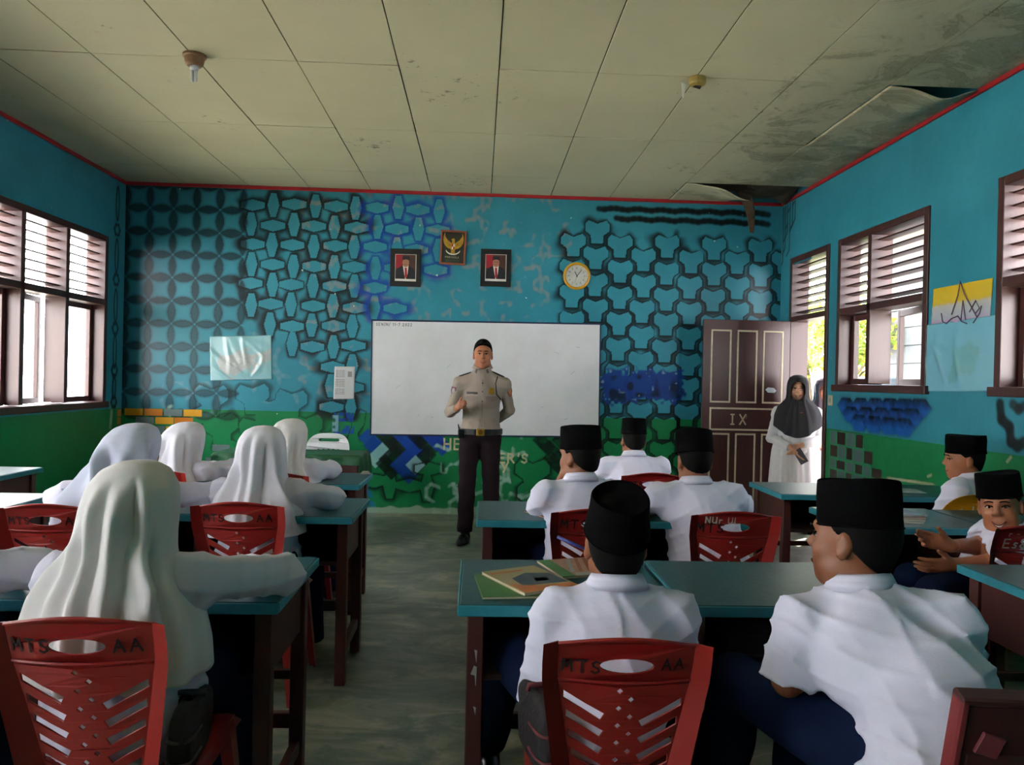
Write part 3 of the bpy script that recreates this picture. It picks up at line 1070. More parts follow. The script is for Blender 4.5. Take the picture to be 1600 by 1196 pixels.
def window(name, s, y0, y1, z0, mull, ajar=()):
    w = empty(name, ((XR if s > 0 else XL), (y0 + y1) / 2, z0), kind='structure')
    w0 = w.location.copy()
    xi, xo = (XR - .015, XR + WT) if s > 0 else (XL + .015, XL - WT)
    xa, xb = min(xi, xo), max(xi, xo)
    t = .055
    M = Matrix.Translation(-w0)
    fr = MB()
    fr.box(xa, xb, y0, y0 + t, z0, ZW).box(xa, xb, y1 - t, y1, z0, ZW)
    fr.box(xa, xb, y0 + t, y1 - t, ZW - t, ZW).box(xa, xb, y0 + t, y1 - t, ZT - t / 2, ZT + t / 2)
    for m in mull:
        fr.box(xa, xb, m - t / 2, m + t / 2, z0 + t, ZW - t)
    fr.build('window_frame', FRAME, w, .003, M=M)
    sl = MB().box(xa - (.02 if s > 0 else 0), xb + (0 if s > 0 else .02), y0 - .03, y1 + .03, z0 - .012, z0 + .045)
    sl.build('window_sill', FRAME, w, .004, M=M)
    ys = [y0 + t / 2] + list(mull) + [y1 - t / 2]
    hold = empty('louvre', parent=w)
    hold.location = -w0
    for k in range(len(ys) - 1):
        a, b = ys[k] + t / 2, ys[k + 1] - t / 2
        louvre(hold, s, a, b, ZT + t / 2 + .005, ZW - t - .005, 7)
        # casement: frame and pane, hung in the outer part of the frame
        st = .048
        c0, c1, d0, d1 = 0, b - a, z0 + .048, ZT - t / 2 - .003
        sash = empty('sash', parent=w)
        xs = (XR + WT - .05) if s > 0 else (XL - WT + .05)
        sash.location = Vector((xs, a, 0)) - w0
        if k in ajar:
            sash.rotation_euler = (0, 0, -s * .16)
        f = MB()
        f.box(-.018, .018, .002, st, d0, d1).box(-.018, .018, c1 - st, c1 - .002, d0, d1)
        f.box(-.018, .018, st, c1 - st, d0, d0 + st).box(-.018, .018, st, c1 - st, d1 - st, d1)
        f.build('sash_frame', FRAME, sash, .003)
        MB().box(-.002, .002, st - .005, c1 - st + .005, d0 + st - .005, d1 - st + .005).build('pane', PANE, sash)
    return w


window('window_1', -1, *WIN_L[0], SILL_L, (5.27, 5.95, 6.58), ajar=(2,))
window('window_2', -1, *WIN_L[1], SILL_L, (2.11, 2.77, 3.43))
window('window_3', -1, *WIN_L[2], SILL_L, (-.67, .16))
window('window_4', 1, *WIN_R[0], SILL_R, (5.83,), ajar=(0,))
window('window_5', 1, *WIN_R[1], SILL_R, (3.7,))

# doorway: frame and louvre over it
dw = empty('door_1', (XR, (DOOR[0] + DOOR[1]) / 2, 0), kind='structure')
M = Matrix.Translation(-dw.location)
t = .055
fr = MB()
fr.box(XR - .015, XR + WT, DOOR[0], DOOR[0] + t, 0, ZW).box(XR - .015, XR + WT, DOOR[1] - t, DOOR[1], 0, ZW)
fr.box(XR - .015, XR + WT, DOOR[0] + t, DOOR[1] - t, ZW - t, ZW).box(XR - .015, XR + WT, DOOR[0] + t, DOOR[1] - t, ZT - .01, ZT + .04)
fr.build('door_frame', FRAME, dw, .003, M=M)
hold = empty('louvre', parent=dw)
hold.location = -dw.location
louvre(hold, 1, DOOR[0] + t, DOOR[1] - t, ZT + .045, ZW - t - .005, 7)

# door leaf, swung inwards against the back wall
LEAFM = mat('door_brown_paint', '#3d1c1b', .4, .15, 6, .1, 40, stretch=(1, 1, .25))
LINE = mat('door_cream_line', '#b8ad94', .6, .15, 20)
LW, LH = .87, 1.985
leaf = empty('door_2', (XR - .01, DOOR[1] - .03, .012), kind='structure')
leaf.rotation_euler = (0, 0, PI + .02)
body = MB().box(0, LW, -.018, .018, 0, LH).build('door_leaf', LEAFM, leaf, .003)
panels = []
pw = (LW - .09 * 2 - .09 * 2) / 3
for k in range(3):
    xa = .09 + k * (pw + .09)
    panels += [(xa, xa + pw, .15, .86), (xa, xa + pw, 1.19, 1.87)]
panels.append((.09, LW - .09, .92, 1.11))
for xa, xb, za, zb in panels:
    # the room side faces +y of the leaf after the swing (towards the camera)
    MB().box(xa, xb, .018, .021, za, zb).build('panel', LEAFM, leaf, .002)
    q = MB()
    e = .017
    q.box(xa - e, xb + e, .018, .0235, za - e, za).box(xa - e, xb + e, .018, .0235, zb, zb + e)
    q.box(xa - e, xa, .018, .0235, za, zb).box(xb, xb + e, .018, .0235, za, zb)
    q.build('moulding', LINE, leaf, .002)
lettering('IX', (.59, .0215, .965), (-1, 0, 0), (0, 0, 1), .095, .014, .001, space=1.5).build('lettering', LINE, leaf)
lettering('7', (.44, .0215, 1.02), (-1, 0, 0), (0, 0, 1), .03, .006, .001).build('lettering', mat('old_mark', '#7a6a5c', .7), leaf)
MB().prism([(-.055, .0), (-.03, .028), (.03, .032), (.055, .01), (.03, -.018), (-.035, -.02)], 'y', .0215, .0222).build(
    'sticker', mat('sticker_pale', '#b9c4cc', .4), leaf, M=Matrix.Translation((.19, 0, 1.30)))

# ================================================================== FURNITURE
TEAL = mat('desk_teal_top', '#15474f', .36, .2, 5, .12, 60, col2='#1e555b', stretch=(1, .35, 1))
TEALEDGE = mat('desk_teal_edge', '#2c8797', .4, .15, 9)
BROWN = mat('desk_brown_wood', '#4a211d', .5, .2, 6, .12, 40, stretch=(1, 1, .25))
BROWN2 = mat('desk_brown_dark', '#331815', .6, .2, 6)
WHITEMARK = mat('white_marks', '#b8b8b4', .6)


def make_desk(w=.6, d=.52, h=.75):
    r = empty('school_desk')
    hw, hd, t = w / 2, d / 2, .026
    MB().box(-hw, hw, -hd, hd, h - t, h).build('desk_top', TEAL, r, .003)
    q = MB()
    q.box(-hw - .004, hw + .004, -hd - .006, -hd, h - t - .006, h - .002)
    q.box(-hw - .006, -hw, -hd, hd, h - t - .004, h - .002).box(hw, hw + .006, -hd, hd, h - t - .004, h - .002)
    q.build('edge_band', TEALEDGE, r, .002)
    lx, ly, s = hw - .045, hd - .05, .046
    for sx in (-1, 1):
        for sy in (-1, 1):
            MB().box(sx * lx - s / 2, sx * lx + s / 2, sy * ly - s / 2, sy * ly + s / 2, 0, h - t).build('leg', BROWN, r, .003)
        MB().box(sx * lx - .009, sx * lx + .009, -ly + s / 2, ly - s / 2, h - t - .2, h - t).build('side_panel', BROWN, r, .002)
        MB().box(sx * lx - .014, sx * lx + .014, -ly + s / 2, ly - s / 2, .12, .165).build('stretcher', BROWN, r, .003)
    MB().box(-lx + s / 2, lx - s / 2, ly - .012, ly + .006, h - t - .2, h - t).build('front_panel', BROWN, r, .002)
    MB().box(-lx + .01, lx - .01, -ly + .0, ly - .014, h - t - .2, h - t - .182).build('shelf', BROWN2, r, .002)
    MB().box(-lx + s / 2, lx - s / 2, ly - .016, ly + .012, .2, .25).build('foot_rail', BROWN, r, .003)
    MB().box(-lx + s / 2, lx - s / 2, ly - .012, ly + .008, .36, .39).build('rail', BROWN, r, .003)
    return r


DESKS = [
    ('boy_front', .26, 2.32, 'teal topped wooden desk with three picture books lying on it'),
    ('boy_front2', .885, 2.33, 'bare teal topped desk with a backpack in its shelf, beside the book covered desk'),
    ('boy_mid', .31, 3.56, 'teal topped wooden desk with a red notebook at its edge, nearest the officer'),
    ('boy_mid2', .935, 3.58, 'teal topped desk in front of the hunched boy on the white scribbled chair'),
    ('boy_far', .93, 5.06, 'teal topped desk in front of the farthest boy in the middle rows'),
    ('wall_front', 2.0, 2.335, 'teal topped desk cut by the right edge of the picture, brown side panel showing'),
    ('wall_mid', 2.0, 3.53, 'teal topped desk with a pile of glossy papers near the right wall'),
    ('wall_mid2', 2.605, 3.50, 'teal topped desk between the yellow chair and the smiling boy at the right edge'),
    ('wall_far', 2.03, 4.475, 'teal topped desk catching the doorway light, with its brown left side showing'),
    ('wall_far2', 2.635, 4.46, 'teal topped wooden desk with a white paper, against the right wall'),
    ('girl_front', -.83, 2.32, 'teal topped wooden desk under the elbow of the nearest girl'),
    ('girl_front2', -1.452, 2.33, 'teal topped desk at the left edge of the nearest row, under a pale sleeve'),
    ('girl_mid', -.84, 3.58, 'teal topped wooden desk in front of the girl in the second row by the aisle'),
    ('girl_mid2', -1.462, 3.60, 'teal topped wooden desk in front of the girl with the bluish veil'),
    ('girl_far', -.965, 4.58, 'teal topped desk in the far row with white tissue on its corner'),
    ('girl_far2', -1.587, 4.60, 'teal topped wooden desk in front of the far girl looking to the right'),
    ('left_mid', -2.372, 3.58, 'empty desk by the left windows, the nearer of two, shiny with window light'),
    ('left_far', -3.015, 4.60, 'empty desk by the left windows, the farther of two, shiny with window light'),
]
_d0 = make_desk()
DESK = {}
for i, (k, x, y, lab) in enumerate(DESKS):
    o = _d0 if i == 0 else copy_tree(_d0)
    o.location = (x, y, 0)
    o.rotation_euler = (0, 0, random.uniform(-.012, .012))
    tag(o, lab, 'desk', 'pupils\' desks')
    DESK[k] = o
# paint drips on two near legs
for k, lx, mk in (('boy_front', -.255, ((.52, .05), (.55, .02), (.585, .03), (.44, .018))), ('boy_front2', -.255, ((.62, .02), (.585, .012)))):
    for z, l in mk:
        MB().prism([(lx - .005 + random.uniform(-.01, .01), z), (lx + .004, z - .004), (lx + .006, z + l), (lx - .002, z + l + .004)], 'y', -.2345, -.2335).build('paint_drip', WHITEMARK, DESK[k])

# ------------------------------------------------------------------ plastic chairs
REDP = mat('red_plastic', '#942320', .36, .1, 6, .05, 90)
YELP = mat('yellow_plastic', '#c98a12', .35, .1, 6)
WHTP = mat('white_plastic', '#d8dade', .4, .05, 6)
INK = mat('black_marker', '#140f10', .6)
WINK = mat('white_marker', '#b9b4b0', .6)


def back_bend(w):
    """flat back (u, lift, v) -> leaning, hollowed back"""
    u, l, v = w
    k = (u / .2) ** 2
    return Vector((u, -.195 - v * .20 - .03 * (v / .4) ** 2 + .045 * k + l, .43 + v))


def fill_curve(loops, thick, bevel):
    cu = bpy.data.curves.new('tmp', 'CURVE')
    cu.dimensions = '2D'
    cu.fill_mode = 'BOTH'
    cu.extrude = thick
    cu.bevel_depth = bevel
    cu.bevel_resolution = 0
    for lp in loops:
        s = cu.splines.new('POLY')
        s.points.add(len(lp) - 1)
        for p, (a, b) in zip(s.points, lp):
            p.co = (a, b, 0, 1)
        s.use_cyclic_u = True
    o = bpy.data.objects.new('tmp', cu)
    COL.objects.link(o)
    me = bpy.data.meshes.new_from_object(o.evaluated_get(bpy.context.evaluated_depsgraph_get()))
    bpy.data.objects.remove(o, do_unlink=True)
    bpy.data.curves.remove(cu)
    return me


def bend_mesh(me, fn):
    n = len(me.vertices)
    a = np.empty(n * 3, np.float32)
    me.vertices.foreach_get('co', a)
    a = a.reshape(-1, 3)
    out = np.array([fn((p[0], p[2], p[1])) for p in a], np.float32)
    me.vertices.foreach_set('co', out.ravel())
    me.update()


def half_width(v):
    """half width of the slotted part of the back"""
    return .096 + .054 * min(1, max(0, v / .33))


def red_back_loops():
    pts = []
    for k in range(9):
        v = .02 + (.40 - .02) * k / 8
        pts.append((half_width(v), v))
    for k in range(1, 12):
        t = k / 12
        pts.append((half_width(.40) * math.cos(t * PI) if False else half_width(.40) * (1 - 2 * t), .40 + .022 * math.sin(t * PI)))
    for k in range(8, -1, -1):
        v = .02 + (.40 - .02) * k / 8
        pts.append((-half_width(v), v))
    loops = [pts]
    loops.append([(.060 * math.cos(a), .355 + .019 * math.sin(a)) for a in np.linspace(0, 2 * PI, 25)[:-1]])
    # chevron slots
    for k in range(7):
        v0 = .305 - k * .044
        for s in (-1, 1):
            ui = .034 if s > 0 else .040
            if s < 0:
                v0s = v0 + .004
            else:
                v0s = v0 - .012
            vi = v0s - .075
            ue = half_width(v0s) - .012
            top_lim = .312
            if vi < .03:
                continue
            # parallelogram rising outwards, cut at the head rail
            sl = .56
            a = [(ui, vi), (ui + .008, vi - .014)]
            e_v = vi + (ue - ui) * sl
            out = []
            if e_v + .002 > top_lim:
                ut = ui + (top_lim - vi) / sl
                out = [(ui, vi), (ui + .010, vi - .018)]
                ut2 = ui + .010 + (top_lim - (vi - .018)) / sl
                ut2m = min(ut2, ue)
                out.append((ut2m, min(top_lim, vi - .018 + (ut2m - ui - .010) * sl)))
                if ut2 > ue:
                    out.append((ue, top_lim))
                out.append((min(ut, ue - .002), top_lim))
            else:
                out = [(ui, vi), (ui + .010, vi - .018), ((ui + ue) / 2 + .004, vi - .017 + ((ue - ui) / 2) * sl * .93), (ue, e_v - .022),
                       (ue, e_v - .001), ((ui + ue) / 2, vi + ((ue - ui) / 2) * sl * .95)]
            if len(out) >= 4:
                loops.append([(s * a_, b_) for a_, b_ in out][::(1 if s > 0 else -1)])
    for k in range(6):
        for s, dv in ((-1, 0), (1, -.021)):
            u, v = s * .013 + .002, .292 - k * .044 + dv
            if v > .03:
                loops.append([(u, v + .0085), (u - .0085, v), (u, v - .0085), (u + .0085, v)])
    return loops


def leg_tube(mb, top, bot, w0, w1):
    """angle-section chair leg"""
    top, bot = Vector(top), Vector(bot)
    v = []
    for p, w in ((top, w0), (bot, w1)):
        sx = 1 if p.x > 0 else -1
        sy = 1 if p.y > 0 else -1
        v += [p + Vector((sx * a * w, sy * b * w, 0)) for a, b in ((0, 0), (-1, 0), (-1, -.22), (-.22, -.22), (-.22, -1), (0, -1))]
    f = [(5, 4, 3, 2, 1, 0), (6, 7, 8, 9, 10, 11)]
    for k in range(6):
        f.append((k, (k + 1) % 6, 6 + (k + 1) % 6, 6 + k))
    mb.add(v, f)


def make_chair(mater, style='red', name='plastic_chair'):
    r = empty(name)
    if style == 'red':
        loops = red_back_loops()
    else:
        pts = []
        n = 20
        W, H = .2, .40
        for k in range(n + 1):
            a = PI * k / n
            c = math.cos(a)
            pts.append((W * (abs(c) ** .6) * (1 if c > 0 else -1), .20 + (H - .20) * math.sin(a) ** .7 if 0 < k < n else .20))
        pts = [(.17, .02)] + pts + [(-.17, .02)]
        loops = [pts]
        if style == 'yellow':
            for u in (-.05, -.025, 0, .025, .05):
                loops.append([(u - .007, .1), (u + .007, .1), (u + .007, .335), (u, .342), (u - .007, .335)])
            for s in (-1, 1):
                loops.append([(s * x, y) for x, y in ((.075, .1), (.125, .1), (.15, .2), (.15, .27), (.125, .315), (.1, .325), (.08, .30))][::s])
        else:
            loops.append([(-.085, .325), (.085, .325), (.1, .338), (.085, .352), (-.085, .352), (-.1, .338)])
            for u in (-.09, -.045, 0, .045, .09):
                loops.append([(u - .009, .08), (u + .009, .08), (u + .009, .26), (u - .009, .26)])
    me = fill_curve(loops, .0018, .0012)
    bend_mesh(me, back_bend)
    obj('backrest', me, mater, r)
    if style == 'red':
        # head rail lip and the flared side flanges that run down into the rear legs
        q = MB()
        for s in (-1, 1):
            vs, n = [], 12
            for k in range(n + 1):
                v = .404 - (.404 + .12) * k / n
                u = half_width(max(v, 0)) + max(0, -v) * .0
                for off, lift in ((0, .004), (.032 + .014 * (k / n), -.020 - .020 * (k / n)), (.034 + .014 * (k / n), -.023 - .020 * (k / n)), (0, -.0035)):
                    p = back_bend((s * u, 0, v))
                    if v < 0:
                        p = back_bend((s * u, 0, 0)) + Vector((0, -.05 * -v, v))
                    vs.append(p + Vector((s * off, lift, 0)))
            fs = []
            for k in range(n):
                for c in range(4):
                    a, b = k * 4 + c, k * 4 + (c + 1) % 4
                    fs.append((a, b, b + 4, a + 4))
            fs += [(3, 2, 1, 0), tuple(n * 4 + c for c in range(4))]
            q.add(vs, fs)
        q.build('side_flange', mater, r, smooth=False)
        q = MB()
        top = [back_bend((u, -.004, .40 + .022 * math.sin((u / (2 * half_width(.4)) + .5) * PI))) for u in np.linspace(-half_width(.4), half_width(.4), 13)]
        q.tube(top, .0045, 6)
        low = [back_bend((u, -.004, .314)) for u in np.linspace(-half_width(.314), half_width(.314), 11)]
        q.tube(low, .0035, 6)
        q.build('rim', mater, r)
    # seat: dished sheet with rolled edge
    n = 17
    u, v = np.meshgrid(np.linspace(-1, 1, n), np.linspace(-1, 1, n))
    X = u * (.205 - .0 * v) * (1 - .06 * (v > .0) * 0)
    Y = v * .205 + .0
    Z = .43 + .012 * (u ** 2 + v ** 2) * .6 - .018 * np.maximum(0, v - .7) ** 1.0 - .03 * (np.maximum(np.abs(u), np.abs(v)) > .99)
    me = np_mesh('seat', np.stack([X.ravel(), Y.ravel(), Z.ravel()], -1), grid_quads(n, n))
    o = obj('seat', me, mater, r, True)
    o.modifiers.new('thick', 'SOLIDIFY').thickness = .005
    for sx in (-1, 1):
        for sy in (-1, 1):
            q = MB()
            leg_tube(q, (sx * .19, sy * .19 - (.01 if sy < 0 else 0), .43), (sx * .225, sy * .235, 0), .05, .03)
            q.build('leg', mater, r)
    return r


CHAIRS = {}
_c0 = make_chair(REDP)
_texts = {}


def chair(key, x, y, rz, label, writing=(), proto=None, scale=1., group='red plastic chairs'):
    proto = proto or _c0
    o = copy_tree(proto)
    o.location = (x, y, 0)
    o.rotation_euler = (0, 0, rz)
    o.scale = (scale,) * 3
    tag(o, label, 'chair', group)
    for txt, u, v, h, ink in writing:
        l = lettering(txt, (u, -.0035, v), (1, 0, 0), (0, 0, 1), h, h * .16, .0005, bend=lambda w: back_bend((w.x, w.y, w.z)))
        l.build('marker_writing', ink, o)
    CHAIRS[key] = o
    return o


MTS = (('MTS', -.140, .34, .029, INK), ('AA', .074, .34, .029, INK))
# chair back top is ~.12 behind the seat point
chair('girl_front', -.835, 1.91, .02, 'red plastic chair with black MTS letters, nearest the camera at lower left', MTS)
chair('boy_front', .335, 1.87, -.03, 'red plastic chair with black MTS letters, nearest the camera at the bottom middle',
      (('MTS', -.140, .335, .029, INK), ('AA', .078, .345, .026, INK)), scale=.972)
chair('girl_mid', -.955, 3.36, .02, 'red plastic chair of the second row girl beside the aisle', MTS)
chair('girl_mid2', -1.655, 3.25, .05, 'red plastic chair partly behind the nearest girl, at the left', MTS)
chair('boy_mid', .475, 3.33, .03, 'red plastic chair of the boy who holds his chin beside the aisle', (('MTS', -.138, .337, .036, INK),))
chair('boy_mid2', 1.055, 3.31, -.02, 'red plastic chair with white scribbled letters above black MTS',
      (('NUr UL', -.12, .372, .026, WINK), ('MTS', -.15, .333, .036, INK), ('B', -.17, .325, .014, WINK)))
chair('boy_far', .985, 4.56, .05, 'red plastic chair of the farthest boy in the middle rows', MTS)
chair('girl_far', -1.06, 4.30, 0, 'red plastic chair of the far aisle girl, mostly hidden by the girl in front', MTS)
chair('girl_far2', -1.68, 4.36, -.1, 'red plastic chair of the far girl who looks to the right', MTS)
chair('boy_right', 2.13, 3.13, .12, 'red plastic chair with white scribbles, cut by the right edge of the picture',
      (('Es8', -.12, .325, .035, WINK), ('r -', -.11, .372, .02, WINK)))
chair('girl_left', -1.46, 1.87, 0, 'red plastic chair under the girl whose sleeve shows at the left edge', ())
_cy = make_chair(YELP, 'yellow')
tag(_cy, 'yellow plastic chair with a slotted back by the right wall', 'chair')
_cy.location = (2.585, 4.06, 0)
_cy.rotation_euler = (0, 0, .05)
_cw = make_chair(WHTP, 'white')
tag(_cw, 'white plastic chair behind the cloth covered teacher desk', 'chair')
_cw.location = (-1.37, 6.78, 0)
_cw.rotation_euler = (0, 0, PI)
for ch in list(_c0.children):
    bpy.data.objects.remove(ch, do_unlink=True)
bpy.data.objects.remove(_c0, do_unlink=True)

# wooden chair at lower right: solid back with a rail and a glued patch
wc = empty('wooden_chair', (1.085, 1.53, 0), -.10, 'dark red wooden chair with a square patch, cut by the lower right corner', 'chair')
PATCH = mat('patch_red', '#7d343c', .5)
WCM = mat('dark_red_wood', '#3c1a1a', .5, .2, 6, .1, 40, stretch=(1, 1, .3))
WCE = mat('lit_wood_edge', '#7a2c30', .45, .12, 8)  # lighter than the back: light on the edges put into the colour
tl = .24
Mb = Matrix.Translation((0, -.19, .44)) @ Matrix.Rotation(tl, 4, 'X')
q = MB().box(-.21, .21, -.012, .012, .0, .40)
q.build('backrest', WCM, wc, .004, M=Mb)
MB().box(-.2, .2, -.016, -.012, .262, .305).build('rail', WCM, wc, .002, M=Mb)
MB().box(-.224, -.208, -.018, .018, -.02, .412).build('stile', WCE, wc, .004, M=Mb)
MB().box(.208, .224, -.018, .018, -.02, .412).build('stile', WCE, wc, .004, M=Mb)
MB().box(-.224, .224, -.018, .018, .40, .416).build('top_rail', WCM, wc, .004, M=Mb)
MB().box(-.021, .021, -.0195, -.012, -.021, .021).build('patch', PATCH, wc, .002, M=Mb @ Matrix.Translation((-.165, 0, .325)) @ Matrix.Rotation(.3, 4, 'Y'))
MB().box(-.21, .21, -.2, .2, .42, .445).build('seat', WCM, wc, .005)
for sx in (-1, 1):
    for sy in (-1, 1):
        MB().box(sx * .185 - .02, sx * .185 + .02, sy * .175 - .02, sy * .175 + .02, 0, .42).build('leg', WCM, wc, .003)
    MB().box(sx * .185 - .012, sx * .185 + .012, -.155, .155, .16, .2).build('stretcher', WCM, wc, .002)

# teacher desk with green cloth
td = empty('teacher_desk', (-1.50, 6.25, 0), 0, 'wooden teacher desk under a green cloth, at the far left before the wall', 'desk')
MB().box(-.57, .57, -.22, .22, .71, .735).build('desk_top', BROWN, td, .003)
for sx in (-1, 1):
    for sy in (-1, 1):
        MB().box(sx * .53 - .025, sx * .53 + .025, sy * .19 - .025, sy * .19 + .025, 0, .71).build('leg', BROWN, td, .003)
    MB().box(sx * .53 - .01, sx * .53 + .01, -.165, .165, .4, .71).build('side_panel', BROWN, td)
MB().box(-.505, .505, -.2, -.185, .52, .71).build('apron', BROWN, td, .002)
n1, n2 = 90, 40
u, v = np.meshgrid(np.linspace(-.76, .76, n1), np.linspace(-.30, .26, n2))
dx, dy = np.maximum(0, np.abs(u) - .575), np.maximum(0, np.abs(v) - .222)
drop = np.hypot(dx, dy)
X = np.sign(u) * (np.minimum(np.abs(u), .575) + .012 * np.minimum(1, dx / .02) + .02 * np.sin(v * 30) * np.minimum(1, dx / .1))
Y = np.sign(v) * (np.minimum(np.abs(v), .222) + .010 * np.minimum(1, dy / .02) + .015 * np.sin(u * 26) * np.minimum(1, dy / .05))
Z = .7375 - drop + .0015 * np.sin(u * 17) * np.cos(v * 13)
me = np_mesh('tablecloth', np.stack([X.ravel(), Y.ravel(), Z.ravel()], -1), grid_quads(n1, n2))
o = obj('tablecloth', me, mat('green_cloth', '#12512e', .6, .2, 8), None, True)
o.location = (-1.50, 6.25, 0)
tag(o, 'dark green cloth draped over the teacher desk', 'tablecloth')

# ================================================================== THINGS ON THE WALLS
# whiteboard
(bx0, bz1), (bx1, bz0) = (-1.066, 1.927), (1.21, .802)
wb = empty('whiteboard', ((bx0 + bx1) / 2, YB - .004, (bz0 + bz1) / 2), 0, 'large whiteboard with dark blue edges, smudged, behind the officer', 'whiteboard')
wb.rotation_euler = (0, -.0085, 0)
hw, hh = (bx1 - bx0) / 2, (bz1 - bz0) / 2
BOARD = mat('whiteboard_surface', '#cfcfd2', .3, .05, 2.2, col2='#dedee2')
MB().box(-hw, hw, -.014, 0, -hh, hh).build('board', BOARD, wb)
NAVY = mat('board_navy_edge', '#0f2147', .5, .2, 10)
for nm, a in (('top', (-hw - .012, hw + .012, hh, hh + .016)), ('bottom', (-hw - .012, hw + .012, -hh - .016, -hh)), ('l', (-hw - .012, -hw, -hh, hh)), ('r', (hw, hw + .012, -hh, hh))):
    MB().box(a[0], a[1], -.019, 0, a[2], a[3]).build('frame_strip', NAVY, wb, .002)
lettering('SENIN/ 11-7 2022', (-hw + .035, -.0142, hh - .045), (1, 0, 0), (0, 0, 1), .027, .004, .0004).build('marker_writing', INK, wb)
q = MB()
rr = random.Random(4)
for k in range(11):
    x, z, l, a = rr.uniform(-hw + .1, hw - .1), rr.uniform(-hh + .08, hh - .1), rr.uniform(.01, .06), rr.uniform(-.6, .9)
    d = Vector((math.cos(a), 0, math.sin(a))) * l
    q.bar((x, -.0143, z), (x + d.x, -.0143, z + d.z), .0006, .004, up=(0, 0, 1))
q.build('smudge', mat('smudge_grey', '#a4a6a6', .6), wb)


def flat(mb, poly, y, t=.0006):
    return mb.prism(poly, 'y', y - t, y)


def ellipse(cx, cz, a, b, n=20, t0=0, t1=2 * PI):
    full = abs(t1 - t0 - 2 * PI) < 1e-6
    return [(cx + a * math.cos(t0 + (t1 - t0) * k / (n if full else n - 1)), cz + b * math.sin(t0 + (t1 - t0) * k / (n if full else n - 1))) for k in range(n)]


BLACKF = mat('black_frame', '#0c0b0c', .45)
SUIT = mat('print_suit', '#14151b', .5)
PSKIN = mat('print_skin', '#a9765a', .5)
PRED = mat('print_red', '#9c1626', .5)
PWHITE = mat('print_white', '#d9d6ce', .5)
PBACK = mat('print_brown', '#4b2a22', .5, .2, 20)


def portrait(x, z, label, glasses):
    p = empty('portrait_picture', (x, YB - .004, z), 0, label, 'picture', 'framed portraits over the board')
    q = MB()
    for a in ((-.152, .152, .135, .188), (-.152, .152, -.188, -.135), (-.152, -.106, -.135, .135), (.106, .152, -.135, .135)):
        q.box(a[0], a[1], -.016, 0, a[2], a[3])
    q.build('frame', BLACKF, p, .003)
    pr = empty('print', parent=p)
    y = -.009
    MB().box(-.108, .108, y, 0, -.137, .137).build('print_border', PWHITE, pr)
    flat(MB(), [(-.099, -.112), (.099, -.112), (.099, .131), (-.099, .131)], y - .0002).build('backdrop', PBACK, pr)
    flat(MB(), [(-.099, .0), (-.05, -.02), (-.02, .06), (-.03, .131), (-.099, .131)], y - .0009).build('flag', PRED, pr)
    flat(MB(), [(-.099, -.112), (-.099, -.05), (-.085, -.01), (-.03, .02), (.03, .02), (.085, -.01), (.099, -.06), (.099, -.112)], y - .0018).build('suit', SUIT, pr)
    flat(MB(), [(-.028, .022), (.03, .022), (.022, -.06), (.008, -.112), (-.002, -.112)], y - .0027).build('shirt', PWHITE, pr)
    flat(MB(), [(-.008, .0), (.012, .0), (.02, -.09), (.008, -.112), (-.006, -.09)], y - .0036).build('tie', PRED, pr)
    flat(MB(), ellipse(.002, .05, .033, .044), y - .0036).build('face', PSKIN, pr)
    flat(MB(), [(-.034, .075), (-.031, .115), (.036, .115), (.04, .075), (.003, .083)], y - .0045).build('cap', SUIT, pr)
    if glasses:
        q = MB()
        for s in (-1, 1):
            el = ellipse(.002 + s * .013, .056, .010, .007, 12)
            q.tube([(a, y - .0052, b) for a, b in el + el[:1]], .0012, 4)
        q.build('spectacles', SUIT, pr)
    flat(MB(), ellipse(.002, .032, .012, .0035, 12), y - .0045).build('lips', mat('print_lips', '#7d4038', .5), pr)
    MB().box(-.11, .11, y - .0015, 0, -.137, -.112).build('caption_strip', PWHITE, pr)
    return p


portrait(-.757, 2.457, 'black framed portrait with a red flag, left of the gold eagle emblem', False)
portrait(.143, 2.482, 'black framed portrait of a man in spectacles, right of the gold eagle emblem', True)

gp = empty('emblem_picture', (-.288, YB - .012, 2.67), 0, 'wooden framed gold eagle emblem between the two portraits, slightly crooked', 'picture')
gp.rotation_euler = (-.04, .03, 0)
GF = mat('frame_orange_wood', '#8a4a36', .45, .15, 10)
GOLD = mat('emblem_gold', '#b08a2c', .4, .15, 30, metal=.2)
q = MB()
for a in ((-.128, .128, .155, .173), (-.128, .128, -.173, -.155), (-.128, -.11, -.155, .155), (.11, .128, -.155, .155)):
    q.box(a[0], a[1], -.02, 0, a[2], a[3])
q.build('frame', GF, gp, .003)
MB().box(-.112, .112, -.008, 0, -.157, .157).build('backing', mat('emblem_dark', '#23271c', .5, .1), gp)
eg = empty('eagle', parent=gp)
yy = -.0085
for s in (-1, 1):
    wing = [(.012, .03), (.03, .055), (.06, .075), (.085, .115), (.088, .15), (.099, .11), (.101, .075), (.094, .04), (.075, .012), (.05, -.008), (.03, -.012), (.02, -.02)]
    flat(MB(), [(s * a, b) for a, b in wing], yy, .0025).build('wing', GOLD, eg)
    q = MB()
    for k in range(5):
        a0 = .25 + k * .25
        q.bar((s * .028, yy - .0028, .018), (s * (.03 + .065 * math.cos(a0)), yy - .0028, .018 + .08 * math.sin(a0)), .0006, .0018)
    q.build('feather_line', mat('emblem_brown', '#6d5218', .5), eg)
flat(MB(), [(-.018, -.04), (.018, -.04), (.024, .02), (.014, .055), (-.014, .055), (-.024, .02)], yy - .001, .0035).build('body', GOLD, eg)
flat(MB(), [(-.012, .055), (.012, .055), (.014, .08), (.004, .094), (-.01, .09), (-.024, .076), (-.012, .074)], yy - .001, .0035).build('head', GOLD, eg)
